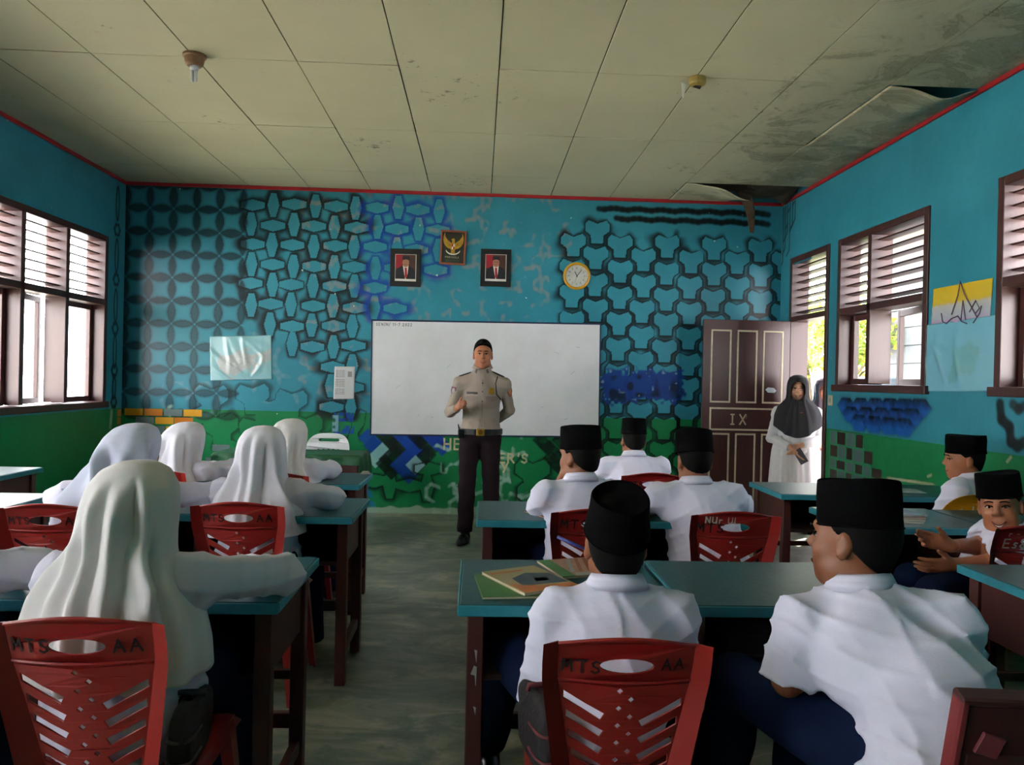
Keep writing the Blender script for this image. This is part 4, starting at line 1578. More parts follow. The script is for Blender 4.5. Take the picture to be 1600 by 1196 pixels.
flat(MB(), [(-.018, -.04), (-.03, -.075), (0, -.062), (.03, -.075), (.018, -.04)], yy - .0005, .003).build('tail', GOLD, eg)
for c, (a, b, e, f) in zip((PRED, PWHITE, PWHITE, PRED), ((-.015, 0, .008, .036), (0, .015, .008, .036), (-.013, 0, -.018, .008), (0, .013, -.018, .008))):
    flat(MB(), [(a, e), (b, e), (b, f), (a, f)], yy - .0048).build('shield_quarter', c, eg)
sc = [(.075 * math.cos(t), -.02 + .055 * math.sin(t)) for t in np.linspace(PI * 1.1, PI * 1.9, 14)]
si = [(.072 * math.cos(t), -.008 + .055 * math.sin(t)) for t in np.linspace(PI * 1.9, PI * 1.1, 14)]
flat(MB(), sc + si, yy - .005).build('scroll', PWHITE, eg)
lettering('PANCASILA', (-.074, yy - .0003, -.105), (1, 0, 0), (0, 0, 1), .017, .0028, .0008, space=1.02).build('lettering', mat('emblem_letter', '#9a9a84', .5), gp)
for k in range(3):
    MB().box(-.07, .07, yy - .0008, yy, -.122 - k * .011, -.119 - k * .011).build('text_line', mat('emblem_grey', '#4c5040', .5), gp)

# clock
ck = empty('wall_clock', (.961, YB - .001, 2.422), 0, 'round yellow rimmed wall clock on the blue wall', 'clock')
CY = mat('clock_yellow', '#c8951c', .35, .08)
RX = Matrix.Rotation(PI / 2, 4, 'X')
MB().lathe([(0, 0), (.118, 0), (.136, .004), (.140, .018), (.134, .032), (.122, .036), (.113, .03), (.111, .02), (0, .02)], 40).build('case', CY, ck, smooth=False, M=RX)
MB().lathe([(0, .0205), (.1105, .0205), (.1105, .0215), (0, .0215)], 40).build('dial', mat('clock_dial', '#b9bcb8', .4), ck, M=RX)
q = MB()
for k in range(12):
    a = k * PI / 6
    q.bar((.092 * math.sin(a), -.0222, .092 * math.cos(a)), (.1 * math.sin(a), -.0222, .1 * math.cos(a)), .0008, .0035)
q.build('hour_mark', INK, ck)
for k in range(1, 13):
    a = k * PI / 6
    s = str(k)
    lettering(s, (.079 * math.sin(a) - .006 * len(s), -.0218, .079 * math.cos(a) - .007), (1, 0, 0), (0, 0, 1), .014, .0022, .0005, space=.9).build('numeral', INK, ck)
for ang, ln, w, nm in ((11.1 / 12, .05, .007, 'hour_hand'), (6.2 / 60, .078, .005, 'minute_hand'), (33 / 60, .08, .0016, 'second_hand')):
    a = ang * 2 * PI
    MB().bar((-.012 * math.sin(a), -.0236, -.012 * math.cos(a)), (ln * math.sin(a), -.0236, ln * math.cos(a)), .001, w).build(nm, INK, ck)
GLASSC = mat('clear_cover', '#ffffff', .05, 0, trans=1.)


# wrinkled posters
def map_material(name, sea, land, line, sc, th, gloss):
    m = bpy.data.materials.new(name)
    m.use_nodes = True
    nt = m.node_tree
    L = nt.links
    b = nt.nodes['Principled BSDF']
    tc = node(nt, 'ShaderNodeTexCoord')
    n = node(nt, 'ShaderNodeTexNoise', i_Scale=sc, i_Detail=7, i_Roughness=.62)
    L.new(tc.outputs['Object'], n.inputs['Vector'])
    ln = node(nt, 'ShaderNodeVectorMath', operation='LENGTH')
    mp = node(nt, 'ShaderNodeMapping')
    mp.inputs['Scale'].default_value = (1, 2.2, 2.6)
    L.new(tc.outputs['Object'], mp.inputs['Vector'])
    L.new(mp.outputs[0], ln.inputs[0])
    ms = node(nt, 'ShaderNodeMath', operation='MULTIPLY_ADD', i_1=-.45, i_2=.16)
    L.new(ln.outputs['Value'], ms.inputs[0])
    ad = node(nt, 'ShaderNodeMath', operation='ADD')
    L.new(n.outputs['Fac'], ad.inputs[0])
    L.new(ms.outputs[0], ad.inputs[1])
    rp = node(nt, 'ShaderNodeValToRGB')
    e = rp.color_ramp.elements
    e[0].position, e[0].color = th - .02, (*srgb(sea), 1)
    e[1].position, e[1].color = th + .02, (*srgb(land), 1)
    L.new(ad.outputs[0], rp.inputs['Fac'])
    v = node(nt, 'ShaderNodeTexVoronoi', feature='DISTANCE_TO_EDGE', i_Scale=28.)
    L.new(tc.outputs['Object'], v.inputs['Vector'])
    mr = node(nt, 'ShaderNodeMapRange', i_1=.0, i_2=.05, i_3=.55, i_4=0)
    L.new(v.outputs['Distance'], mr.inputs[0])
    mk = node(nt, 'ShaderNodeMapRange', i_1=th, i_2=th + .03)
    L.new(ad.outputs[0], mk.inputs[0])
    mm = node(nt, 'ShaderNodeMath', operation='MULTIPLY')
    L.new(mr.outputs[0], mm.inputs[0])
    L.new(mk.outputs[0], mm.inputs[1])
    mx = node(nt, 'ShaderNodeMix', data_type='RGBA')
    L.new(mm.outputs[0], mx.inputs['Factor'])
    L.new(rp.outputs[0], mx.inputs[6])
    mx.inputs[7].default_value = (*srgb(line), 1)
    L.new(mx.outputs[2], b.inputs['Base Color'])
    b.inputs['Roughness'].default_value = gloss
    b.inputs['Coat Weight'].default_value = .6
    b.inputs['Coat Roughness'].default_value = .12
    return m


def sheet(name, P00, P10, P01, normal, m, wr, label, cat, nu=60, nv=44, seed=1, lift=.006, parent=None):
    """wrinkled sheet between three corners (lower left, lower right, upper left)"""
    P00, P10, P01, nrm = map(np.array, (P00, P10, P01, normal))
    c = (P10 + P01) / 2
    u, v = np.meshgrid(np.linspace(0, 1, nu), np.linspace(0, 1, nv))
    r = np.random.default_rng(seed)
    h = np.zeros_like(u)
    for k in range(9):
        a = r.uniform(-.3, 1.3)
        f = r.uniform(7, 26)
        g = r.uniform(.8, 3)
        ph = r.uniform(0, 6.3)
        s = np.sin((u * math.cos(a) + v * math.sin(a) * .7) * f + ph + g * np.sin(v * 4 + u * 3 + ph))
        h += np.maximum(0, s) ** 3 * r.uniform(.3, 1) * np.exp(-((u - r.random()) ** 2 + (v - r.random()) ** 2) / .12)
    h = h * wr + lift * (.4 + .6 * np.sin(u * 3.1) * np.sin(v * 2.8 + .2))
    P = P00 + u[..., None] * (P10 - P00) + v[..., None] * (P01 - P00) + h[..., None] * nrm - c
    me = np_mesh(name, P.reshape(-1, 3), grid_quads(nu, nv))
    o = obj(name, me, m, parent, True)
    o.location = tuple(c)
    o.modifiers.new('thick', 'SOLIDIFY').thickness = .0012
    if label:
        tag(o, label, cat)
    return o


p3d = lambda px, py: on_plane(px, py, 1, YB - .004)
sheet('map_poster', p3d(329, 595), p3d(425, 593), p3d(328, 526), (0, -1, 0),
      map_material('map_pale', '#86b6bd', '#a9adab', '#7d8587', 3.2, .55, .3), .010,
      'pale blue map under crinkled plastic on the blue wall, left of the board', 'map', seed=3)
p3r = lambda px, py: on_plane(px, py, 0, XR - .004)
sheet('map_poster', p3r(1442, 612), p3r(1562, 612), p3r(1443, 509), (-1, 0, 0),
      map_material('map_blue', '#74b2c6', '#6ba8b0', '#5c97a2', 2.2, .56, .28), .007,
      'large blue map in plastic hung over the edge of the right hand window', 'map', seed=8)


def drawing_material():
    m = bpy.data.materials.new('child_drawing')
    m.use_nodes = True
    nt = m.node_tree
    L = nt.links
    b = nt.nodes['Principled BSDF']
    tc = node(nt, 'ShaderNodeTexCoord')
    sp = node(nt, 'ShaderNodeSeparateXYZ')
    L.new(tc.outputs['Object'], sp.inputs[0])
    nz = node(nt, 'ShaderNodeTexNoise', i_Scale=18.)
    L.new(tc.outputs['Object'], nz.inputs['Vector'])
    ad = node(nt, 'ShaderNodeMath', operation='MULTIPLY_ADD', i_1=.05)
    L.new(nz.outputs['Fac'], ad.inputs[0])
    L.new(sp.outputs['Z'], ad.inputs[2])
    rp = node(nt, 'ShaderNodeValToRGB')
    e = rp.color_ramp.elements
    e[0].position, e[0].color = 0, (*srgb('#b08cab'), 1)
    e[1].position, e[1].color = 1, (*srgb('#cfae12'), 1)
    for p, c in ((.16, '#b594b8'), (.26, '#a9adb9'), (.52, '#b3b5b4'), (.60, '#c9ab25')):
        x = e.new(p)
        x.color = (*srgb(c), 1)
    mr = node(nt, 'ShaderNodeMapRange', i_1=-.13, i_2=.16)
    L.new(ad.outputs[0], mr.inputs[0])
    L.new(mr.outputs[0], rp.inputs['Fac'])
    L.new(rp.outputs[0], b.inputs['Base Color'])
    b.inputs['Roughness'].default_value = .55
    return m


dr = sheet('drawing_poster', p3r(1455, 510), p3r(1547, 500), p3r(1459, 452), (-1, 0, 0), drawing_material(), .003,
           'yellow and white drawing with scrawled lines, above the large blue map', 'poster', seed=5, lift=.004)
q = MB()
for st in (((1474, 490), (1476, 503), (1482, 506), (1490, 498), (1500, 494), (1506, 503), (1514, 506)), ((1490, 492), (1500, 462), (1504, 440), (1510, 460), (1520, 478), (1530, 496)),
           ((1505, 500), (1508, 470), (1512, 500)), ((1524, 505), (1534, 490), (1537, 478)), ((1518, 488), (1528, 470), (1534, 482), (1528, 490))):
    q.tube([p3r(*a) + Vector((-.0145, 0, 0)) - Vector(dr.location) for a in st], .0035, 5)
q.build('scrawl', mat('crayon_purple', '#5c3a5e', .7), dr)

# exam sheet on the blue wall
sh = sheet('paper_sheet', p3d(521, 624), p3d(553, 624), p3d(523, 573), (0, -1, 0), mat('paper_white', '#c9c9cb', .6, .03), .002,
           'white printed paper sheet pinned on the blue wall beside the board', 'paper', nu=16, nv=22, seed=2, lift=.004)
q = MB()
PG = mat('print_grey', '#8f8a88', .7)
for k in range(17):
    z = .135 - k * .0155
    for x0, x1 in ((-.085, -.055), (-.05, -.03), (-.026, .005)):
        if k % 6:
            q.box(x0, x1, -.0125, -.0118, z, z + .006)
q.box(.035, .075, -.0125, -.0118, .06, .115)
q.build('printed_lines', PG, sh)

# light switch by the door
sw = empty('light_switch', on_plane(1299, 626, 0, XR - .0), 0, 'cream light switch on the right wall beside the doorway', 'switch')
MB().box(-.014, 0, -.035, .035, -.045, .045).build('plate', mat('switch_cream', '#b7ad94', .45), sw, .004)
MB().box(-.019, -.013, -.012, .012, -.018, .018).build('rocker', mat('switch_rocker', '#9a917c', .4), sw, .002)

# ceiling lamps
CER = mat('lamp_holder_brown', '#7a5a3c', .5, .15, 20)
LGL = mat('lamp_tube_white', '#c8ccd0', .3)


def lamp_at(px, py, label, kind):
    p = on_plane(px, py, 2, ZC - .001)
    l = empty('ceiling_lamp', p, 0, label, 'lamp')
    if kind == 0:
        MB().lathe([(0, 0), (.066, 0), (.066, -.014), (.058, -.02), (.05, -.055), (.04, -.066), (0, -.066)], 24).build('lamp_holder', CER, l)
        q = MB()
        for dx in (-.011, .011):
            q.tube([(dx, 0, -.06), (dx, 0, -.15), (dx * .6, 0, -.158)], [.009, .009, .006], 8)
        q.build('lamp_tube', LGL, l, smooth=True)
        MB().lathe([(0, -.062), (.026, -.062), (.024, -.085), (.012, -.092), (0, -.092)], 16).build('lamp_base', LGL, l, smooth=True)
    else:
        MB().lathe([(0, 0), (.052, 0), (.052, -.03), (.046, -.042), (.03, -.05), (0, -.05)], 20).build('lamp_holder', mat('lamp_holder_yellow', '#8d7a3a', .5, .15, 20), l)
        MB().tube([(-.02, 0, -.045), (.02, .01, -.052)], .012, 8).build('socket', BLACKF, l)
    return l


lamp_at(304, 86, 'brown ceiling lamp holder with a small white tube bulb, at the left of the ceiling', 0)
lamp_at(1090, 122, 'empty yellowish ceiling lamp holder beside a torn white scrap', 1)
pp = on_plane(1069, 128, 2, ZC - .002)
n = 8
u, v = np.meshgrid(np.linspace(-1, 1, 4), np.linspace(0, 1, n))
me = np_mesh('paper_scrap', np.stack([(u * .018 * (1 - .7 * v)).ravel(), (.02 * v).ravel(), (-.002 - .09 * v + .0 * u).ravel()], -1), grid_quads(4, n))
o = obj('paper_scrap', me, mat('scrap_white', '#c9c8c2', .6), None, True)
o.location = pp
o.modifiers.new('thick', 'SOLIDIFY').thickness = .001
tag(o, 'torn white scrap hanging from the ceiling beside the yellowish lamp holder', 'scrap')


# ================================================================== BOOKS, BAGS, SMALL THINGS
def book(x, y, z, w, d, t, rz, cover, label, deco=None, group='books on the desks', name='exercise_book'):
    b = empty(name, (x, y, z), rz, label, 'book', group)
    MB().box(-w / 2, w / 2, -d / 2, d / 2, t - .0012, t).build('cover', cover, b)
    MB().box(-w / 2 + .002, w / 2 - .003, -d / 2 + .002, d / 2 - .002, .0012, t - .0012).build('pages', mat('book_pages', '#b9b29a', .7), b)
    MB().box(-w / 2, w / 2, -d / 2, d / 2, 0, .0012).build('back_cover', cover, b)
    for poly, m in (deco or ()):
        MB().prism(poly, 'z', t, t + .0005).build('cover_print', m, b)
    return b


OR = mat('cover_cream', '#a8925c', .45, .1, 12, col2='#9a8f66')
ORG = mat('cover_orange', '#b9682c', .45)
GRY = mat('cover_grey', '#33434a', .45, .2, 30)
GRN = mat('cover_green', '#3c7434', .45)
BAT = mat('cover_tan', '#a07860', .5, .2, 40)
RST = mat('cover_rust', '#8c4c2c', .5)
PAL = mat('cover_pale', '#8d8f92', .45)
ZD = .7505
book(.098, 2.235, ZD, .175, .25, .008, .10, GRN, 'green edged book lying under the orange and grey book', group='books on the aisle desk')
book(.165, 2.27, ZD + .0085, .19, .26, .009, .48, OR, 'orange and grey picture covered book on the desk nearest the aisle',
     [([(-.09, -.125), (.09, -.125), (.09, -.09), (-.02, -.08), (-.09, -.03)], ORG), ([(-.06, -.06), (.085, -.08), (.088, .03), (.02, .06), (-.05, .02)], GRY),
      ([(0, -.04), (.05, -.045), (.045, -.01), (.01, 0)], PAL), ([(-.085, .085), (.03, .085), (.03, .1), (-.085, .1)], ORG)], 'books on the aisle desk')
b2 = book(.33, 2.46, ZD, .19, .22, .008, .30, BAT, 'green spined book with slanting tan stripes, farther up the same desk',
          [([(-.094, -.109), (-.05, -.109), (-.05, .109), (-.094, .109)], GRN), ([(-.04, -.105), (.094, -.105), (.094, -.075), (-.04, -.075)], PAL)]
          + [([(-.045 + k * .03, -.06), (-.032 + k * .03, -.06), (.02 + k * .03 if .02 + k * .03 < .09 else .09, .1), (.007 + k * .03 if .007 + k * .03 < .085 else .085, .1)], RST if k in (1, 2) else PAL) for k in range(4)],
          'books on the aisle desk')
MB().tube([(0, 0, 0), (.085, .01, 0)], .004, 8).build('pencil', mat('pencil_dark', '#20251d', .5), None)
o = bpy.data.objects['pencil']
o.location = (.40, 2.285, ZD + .005)
tag(o, 'short dark pencil on the desk with books, beside the boy\'s collar', 'pencil')
book(.335, 3.455, ZD, .15, .2, .006, .5, mat('cover_red', '#7d2f34', .5), 'red covered notebook at the elbow of the boy holding his chin', group=None)
paper = MB().box(-.14, .14, -.095, .095, 0, .0015).build('paper_sheet', mat('paper_bright', '#b6c3c4', .6))
paper.location = (2.52, 4.45, ZD + .0005)
paper.rotation_euler = (0, 0, -.2)
tag(paper, 'white paper sheets lying on the desk against the right wall', 'paper')
cols = ['#8c9aa6', '#7e1f4d', '#b5b2a4', '#a9b4b6']
labs = ['grey glossy booklet on top of the papers on the right hand desk', 'crimson glossy booklet under the grey one on the right hand desk',
        'cream booklet under the crimson one on the right hand desk', 'pale sheet at the bottom of the papers on the right hand desk']
for k, c in enumerate(cols[::-1]):
    book(1.93 + .02 * k, 3.46 + .012 * k, ZD + k * .0072, .25 - .02 * k, .17, .007, -.25 + .12 * k, mat('glossy_%d' % k, c, .25), labs[::-1][k], group='papers on the right hand desk', name='booklet')
# tissue on the corner of the far girl's desk
q = MB()
for k in range(4):
    q.box(-.03 + .004 * k, .03 - .003 * k, -.02, .02, .004 * k, .004 * k + .003)
o = q.build('folded_tissue', mat('tissue', '#c9c6bc', .7), None, .001)
o.location = (-.70, 4.80, ZD)
o.rotation_euler = (.0, 0, .2)
tag(o, 'small folded white tissue at the corner of the far aisle desk', 'tissue')


def backpack(loc, rz, sx, sy, sz, m, m2, label, tilt=0.):
    b = empty('backpack', loc, rz, label, 'bag')
    b.rotation_euler = (tilt, 0, rz)
    nu, nv = 40, 22
    V = []
    for j in range(nv):
        t = j / (nv - 1)
        ph = -PI / 2 + PI * t
        for i in range(nu):
            a = 2 * PI * i / nu
            ca, sa = math.cos(a), math.sin(a)
            e = .5
            x = sx * math.copysign(abs(ca) ** e, ca) * max(0.02, math.cos(ph)) ** .35
            y = sy * math.copysign(abs(sa) ** e, sa) * max(0.02, math.cos(ph)) ** .35
            z = sz * (1 + math.copysign(abs(math.sin(ph)) ** .8, math.sin(ph)))
            w = .012 * math.sin(a * 3 + t * 9) + .008 * math.sin(a * 7 - t * 13)
            V.append((x * (1 + w * 2), y * (1 + w * 3), max(0, z)))
    me = np_mesh('bag_body', np.array(V), grid_quads(nu, nv, True))
    obj('bag_body', me, m, b, True)
    q = MB()
    for zz in (.55, 1.25):
        pts = []
        for i in range(-10, 11):
            a = -PI / 2 + i / 10 * 1.5
            ca, sa = math.cos(a), math.sin(a)
            pts.append((sx * 1.0 * math.copysign(abs(ca) ** .5, ca), sy * 1.0 * math.copysign(abs(sa) ** .5, sa), sz * zz))
        q.tube(pts, .0045, 6)
    q.build('piping', m2, b, smooth=True)
    MB().tube([(-.03, -.0, sz * 1.98), (-.03, 0, sz * 2.12), (.03, 0, sz * 2.12), (.03, 0, sz * 1.98)], .007, 6).build('grab_handle', m2, b, smooth=True)
    return b


BAG = mat('bag_dark', '#1d1819', .75, .3, 14, .3, 60)
BAGP = mat('bag_plum', '#3a2a2d', .7, .3, 20, col2='#1c1617', stretch=(1, 1, 6))
PIP = mat('bag_piping', '#6a2a34', .6)
backpack((.90, 2.30, .5445), 0, .19, .17, .078, BAGP, mat('bag_trim', '#2a2224', .6), 'dark striped backpack stuffed in the shelf of the desk with the bare top')
backpack((.165, 1.83, .445), .2, .035, .12, .085, BAG, PIP, 'black bag with red piping beside the boy on the nearest middle chair')
backpack((-.665, 1.83, .445), .1, .03, .12, .075, BAG, mat('strap_grey', '#4a4042', .6), 'black bag with pale strap beside the nearest girl')
for k, (c, w) in enumerate((('#5a3a26', .2), ('#b9ada0', .18), ('#14181f', .21))):
    book(-.86 + .03 * k, 2.24, .545 + k * .0125, w, .25, .012, .06 * k, mat('shelf_book_%d' % k, c, .55),
         ['brown book at the bottom of the pile in the nearest girl\'s desk shelf', 'pale book in the middle of the pile in the nearest girl\'s desk shelf',
          'black book on top of the pile in the nearest girl\'s desk shelf'][k], group='books in the girl\'s desk shelf')

# ================================================================== PEOPLE
class Field:
    """signed-distance grid with smooth unions"""

    def __init__(s, lo, hi, h):
        s.lo, s.h = np.array(lo, float), h
        s.n = (np.ceil((np.array(hi) - s.lo) / h).astype(int) + 1)
        s.D = np.full(s.n, .5, np.float32)
        s.ax = [s.lo[i] + h * np.arange(s.n[i]) for i in range(3)]

    def _sl(s, bmin, bmax):
        a = np.maximum(0, np.floor((np.array(bmin) - s.lo) / s.h).astype(int))
        b = np.minimum(s.n, np.ceil((np.array(bmax) - s.lo) / s.h).astype(int) + 1)
        if np.any(b <= a):
            return None
        return tuple(slice(i, j) for i, j in zip(a, b))

    def _xyz(s, sl):
        return (s.ax[0][sl[0]][:, None, None], s.ax[1][sl[1]][None, :, None], s.ax[2][sl[2]][None, None, :])

    def put(s, fn, bmin, bmax, k, op='add'):
        m = max(k * 1.5, .03)
        sl = s._sl(np.array(bmin) - m, np.array(bmax) + m)
        if sl is None:
            return
        d = fn(*s._xyz(sl))
        a = s.D[sl]
        if op == 'add':
            if k <= 0:
                s.D[sl] = np.minimum(a, d)
            else:
                h = np.clip(.5 + .5 * (d - a) / k, 0, 1)
                s.D[sl] = d * (1 - h) + a * h - k * h * (1 - h)
        else:
            if k <= 0:
                s.D[sl] = np.maximum(a, -d)
            else:
                h = np.clip(.5 - .5 * (a + d) / k, 0, 1)
                s.D[sl] = a * (1 - h) - d * h + k * h * (1 - h)

    def cone(s, a, b, ra, rb, k=.02, op='add'):
        a, b = np.array(a, float), np.array(b, float)
        ba = b - a
        L2 = ba @ ba + 1e-12

        def fn(X, Y, Z):
            px, py, pz = X - a[0], Y - a[1], Z - a[2]
            t = np.clip((px * ba[0] + py * ba[1] + pz * ba[2]) / L2, 0, 1)
            return np.sqrt((px - t * ba[0]) ** 2 + (py - t * ba[1]) ** 2 + (pz - t * ba[2]) ** 2) - (ra + (rb - ra) * t)
        r = max(ra, rb)
        s.put(fn, np.minimum(a, b) - r, np.maximum(a, b) + r, k, op)

    def ell(s, c, rad, R=None, k=.02, op='add'):
        c, rad = np.array(c, float), np.array(rad, float)
        R = np.eye(3) if R is None else np.array(R)

        def fn(X, Y, Z):
            p = [X - c[0], Y - c[1], Z - c[2]]
            q = [(R[0, i] * p[0] + R[1, i] * p[1] + R[2, i] * p[2]) for i in range(3)]
            k0 = np.sqrt(sum((q[i] / rad[i]) ** 2 for i in range(3)))
            k1 = np.sqrt(sum((q[i] / rad[i] ** 2) ** 2 for i in range(3)))
            return k0 * (k0 - 1) / np.maximum(k1, 1e-6)
        m = max(rad)
        s.put(fn, c - m, c + m, k, op)

    def cut(s, p, nrm, k=0.):
        """remove everything on the side the normal points to"""
        p, nrm = np.array(p, float), np.array(nrm, float)
        nrm = nrm / np.linalg.norm(nrm)
        X, Y, Z = s.ax[0][:, None, None], s.ax[1][None, :, None], s.ax[2][None, None, :]
        d = (X - p[0]) * nrm[0] + (Y - p[1]) * nrm[1] + (Z - p[2]) * nrm[2]
        s.D = np.maximum(s.D, d.astype(np.float32))

    def warp(s, fn):
        X, Y, Z = s.ax[0][:, None, None], s.ax[1][None, :, None], s.ax[2][None, None, :]
        s.D = s.D + fn(X, Y, Z).astype(np.float32)

    def mesh(s, name):
        D = s.D.copy()
        for i in range(3):
            sl = [slice(None)] * 3
            sl[i] = 0
            D[tuple(sl)] = .1
            sl[i] = -1
            D[tuple(sl)] = .1
        S = D < 0
        c = np.zeros(np.array(D.shape) - 1, np.int8)
        for i in (0, 1):
            for j in (0, 1):
                for k in (0, 1):
                    c += S[i:S.shape[0] - 1 + i, j:S.shape[1] - 1 + j, k:S.shape[2] - 1 + k]
        I, J, K = np.nonzero((c > 0) & (c < 8))
        idx = np.full(c.shape, -1, np.int32)
        idx[I, J, K] = np.arange(len(I))
        P = np.zeros((len(I), 3))
        n = np.zeros(len(I))
        for ax in range(3):
            o = [q for q in range(3) if q != ax]
            for a in (0, 1):
                for b in (0, 1):
                    off = [0, 0, 0]
                    off[o[0]], off[o[1]] = a, b
                    d0 = D[I + off[0], J + off[1], K + off[2]]
                    off2 = list(off)
                    off2[ax] = 1
                    d1 = D[I + off2[0], J + off2[1], K + off2[2]]
                    m = (d0 < 0) != (d1 < 0)
                    t = np.where(m, d0 / np.where(m, d0 - d1, 1), 0)
                    p = np.stack([np.full(len(I), float(q)) for q in off], 1)
                    p[:, ax] += t
                    P += p * m[:, None]
                    n += m
        P = P / n[:, None] + np.stack([I, J, K], 1)
        V = s.lo + P * s.h
        Q = []
        for ax in range(3):
            o1, o2 = [(1, 2), (2, 0), (0, 1)][ax]
            sa, sb = [slice(None)] * 3, [slice(None)] * 3
            sa[ax], sb[ax] = slice(0, -1), slice(1, None)
            A, B = S[tuple(sa)], S[tuple(sb)]
            e = np.nonzero(A != B)
            E = np.stack(e, 1)
            ok = (E[:, o1] > 0) & (E[:, o2] > 0) & (E[:, o1] < S.shape[o1] - 1) & (E[:, o2] < S.shape[o2] - 1)
            E = E[ok]
            ins = A[tuple(E.T)]
            q = []
            for d1, d2 in ((-1, -1), (0, -1), (0, 0), (-1, 0)):
                C = E.copy()
                C[:, o1] += d1
                C[:, o2] += d2
                q.append(idx[tuple(C.T)])
            q = np.stack(q, 1)
            q[~ins] = q[~ins][:, ::-1]
            Q.append(q)
        Q = np.concatenate(Q)
        return np_mesh(name, V, Q[(Q >= 0).all(1)])


def A(*v):
    return np.array(v, float)


def rot3(yaw=0, pitch=0, roll=0):
    """columns: right, forward, up; yaw > 0 turns to the left, pitch > 0 looks up"""
    return np.array(Euler((pitch, roll, yaw), 'XYZ').to_matrix())


SKIN = mat('skin_brown', '#8a5236', .5, .1, 14, .03, 120, sss=.0)
SKIN2 = mat('skin_tan', '#a9694a', .5, .1, 14, .03, 120)
LIP = mat('lips', '#7c3a33', .45)
TEETH = mat('teeth', '#d9d5c8', .3)
EYEW = mat('eye_white', '#c9c4bb', .3)
IRIS = mat('iris_dark', '#1a100c', .2)
HAIR = mat('hair_black', '#0a0909', .7, .3, 60, .3, 200, spec=.12)
VELVET = mat('black_velvet', '#08080a', .95, .3, 12, .2, 160, spec=.05)
SHIRT = mat('white_shirt', '#dcdbf0', .85, .05, 5, .05, 250, spec=.1)
SHIRTB = mat('white_blouse', '#d6d3e4', .85, .05, 5, .05, 250, spec=.1)
NAVYT = mat('navy_cloth', '#141f3a', .9, .2, 9, .05, 200, spec=.08)
SHOE = mat('black_shoe', '#101012', .3, .1)
SOCK = mat('white_sock', '#a9a7b0', .85)


def facing(phi):
    """right and forward vectors for a figure turned phi to the left of +y"""
    return A(math.cos(phi), math.sin(phi), 0), A(-math.sin(phi), math.cos(phi), 0)


def joints(base, head, shz, phi=0., sw=.16, seat=.45, seated=True, lean=0.):
    r, f = facing(phi)
    b = A(base[0], base[1], 0)
    up = A(0, 0, 1)
    J = {'head': A(*head), 'r': r, 'f': f}
    J['pelvis'] = b + up * (seat + .085)
    J['neck'] = A(*head) - up * .10 - f * .03
    top = A(J['neck'][0], J['neck'][1], shz)
    J['chest'] = top * .72 + J['pelvis'] * .28
    J['waist'] = top * .36 + J['pelvis'] * .64
    J['collar'] = A(J['neck'][0], J['neck'][1], shz + .035)
    for s, n in ((-1, 'L'), (1, 'R')):
        J['sh' + n] = top + r * s * sw
        J['hip' + n] = J['pelvis'] + r * s * .085
        if seated:
            J['kn' + n] = J['hip' + n] + f * .40 + r * s * .03 + up * .0
            J['an' + n] = A(*J['kn' + n][:2], .09) - f * .02
        else:
            J['kn' + n] = A(*J['hip' + n][:2], .47)
            J['an' + n] = A(*J['hip' + n][:2], .09)
        J['toe' + n] = J['an' + n] + f * .15 - up * .055
        J['el' + n] = J['sh' + n] + f * .19 + r * s * .03
        J['el' + n][2] = .765
        J['wr' + n] = b + f * .42 + r * s * .10
        J['wr' + n][2] = .775
    return J


def hand(F, wr, d, across, nrm, s=1., curl=(.3, .35, .4, .45), spread=.0, thumb=None, k=.008):
    """palm, four fingers and thumb; d along the hand, across towards the thumb side, nrm = palm side"""
    d, across, nrm = [np.array(v, float) / np.linalg.norm(v) for v in (d, across, nrm)]
    for i, o in enumerate((.026, .009, -.009, -.025)):
        kn = wr + s * (d * (.082 - .004 * abs(i - 1)) + across * o)
        F.cone(wr + s * across * o * .6 + d * .008 * s, kn, .0115 * s, .0105 * s, .012)
        L = (1., 1.08, 1.0, .8)[i]
        p, ang = kn, curl[i] * .6
        dd = d + across * spread * o * 10
        dd /= np.linalg.norm(dd)
        for seg, ln in enumerate((.038, .025, .02)):
            v = dd * math.cos(ang) + nrm * math.sin(ang)
            q = p + v * ln * L * s
            F.cone(p, q, (.0092 - .0008 * seg) * s, (.0086 - .0009 * seg) * s, .004)
            p = q
            ang += curl[i]
    tb = wr + s * (d * .022 + across * .022)
    td = thumb if thumb is not None else d * .75 + across * .6 + nrm * .25
    td = np.array(td, float) / np.linalg.norm(td)
    p1 = tb + td * .038 * s
    F.cone(tb, p1, .0125 * s, .0105 * s, .012)
    F.cone(p1, p1 + (td * .9 + d * .25) * .03 * s, .0105 * s, .008 * s, .004)
    F.cone(wr - d * .01, wr + s * d * .05, .018 * s, .02 * s, .02)


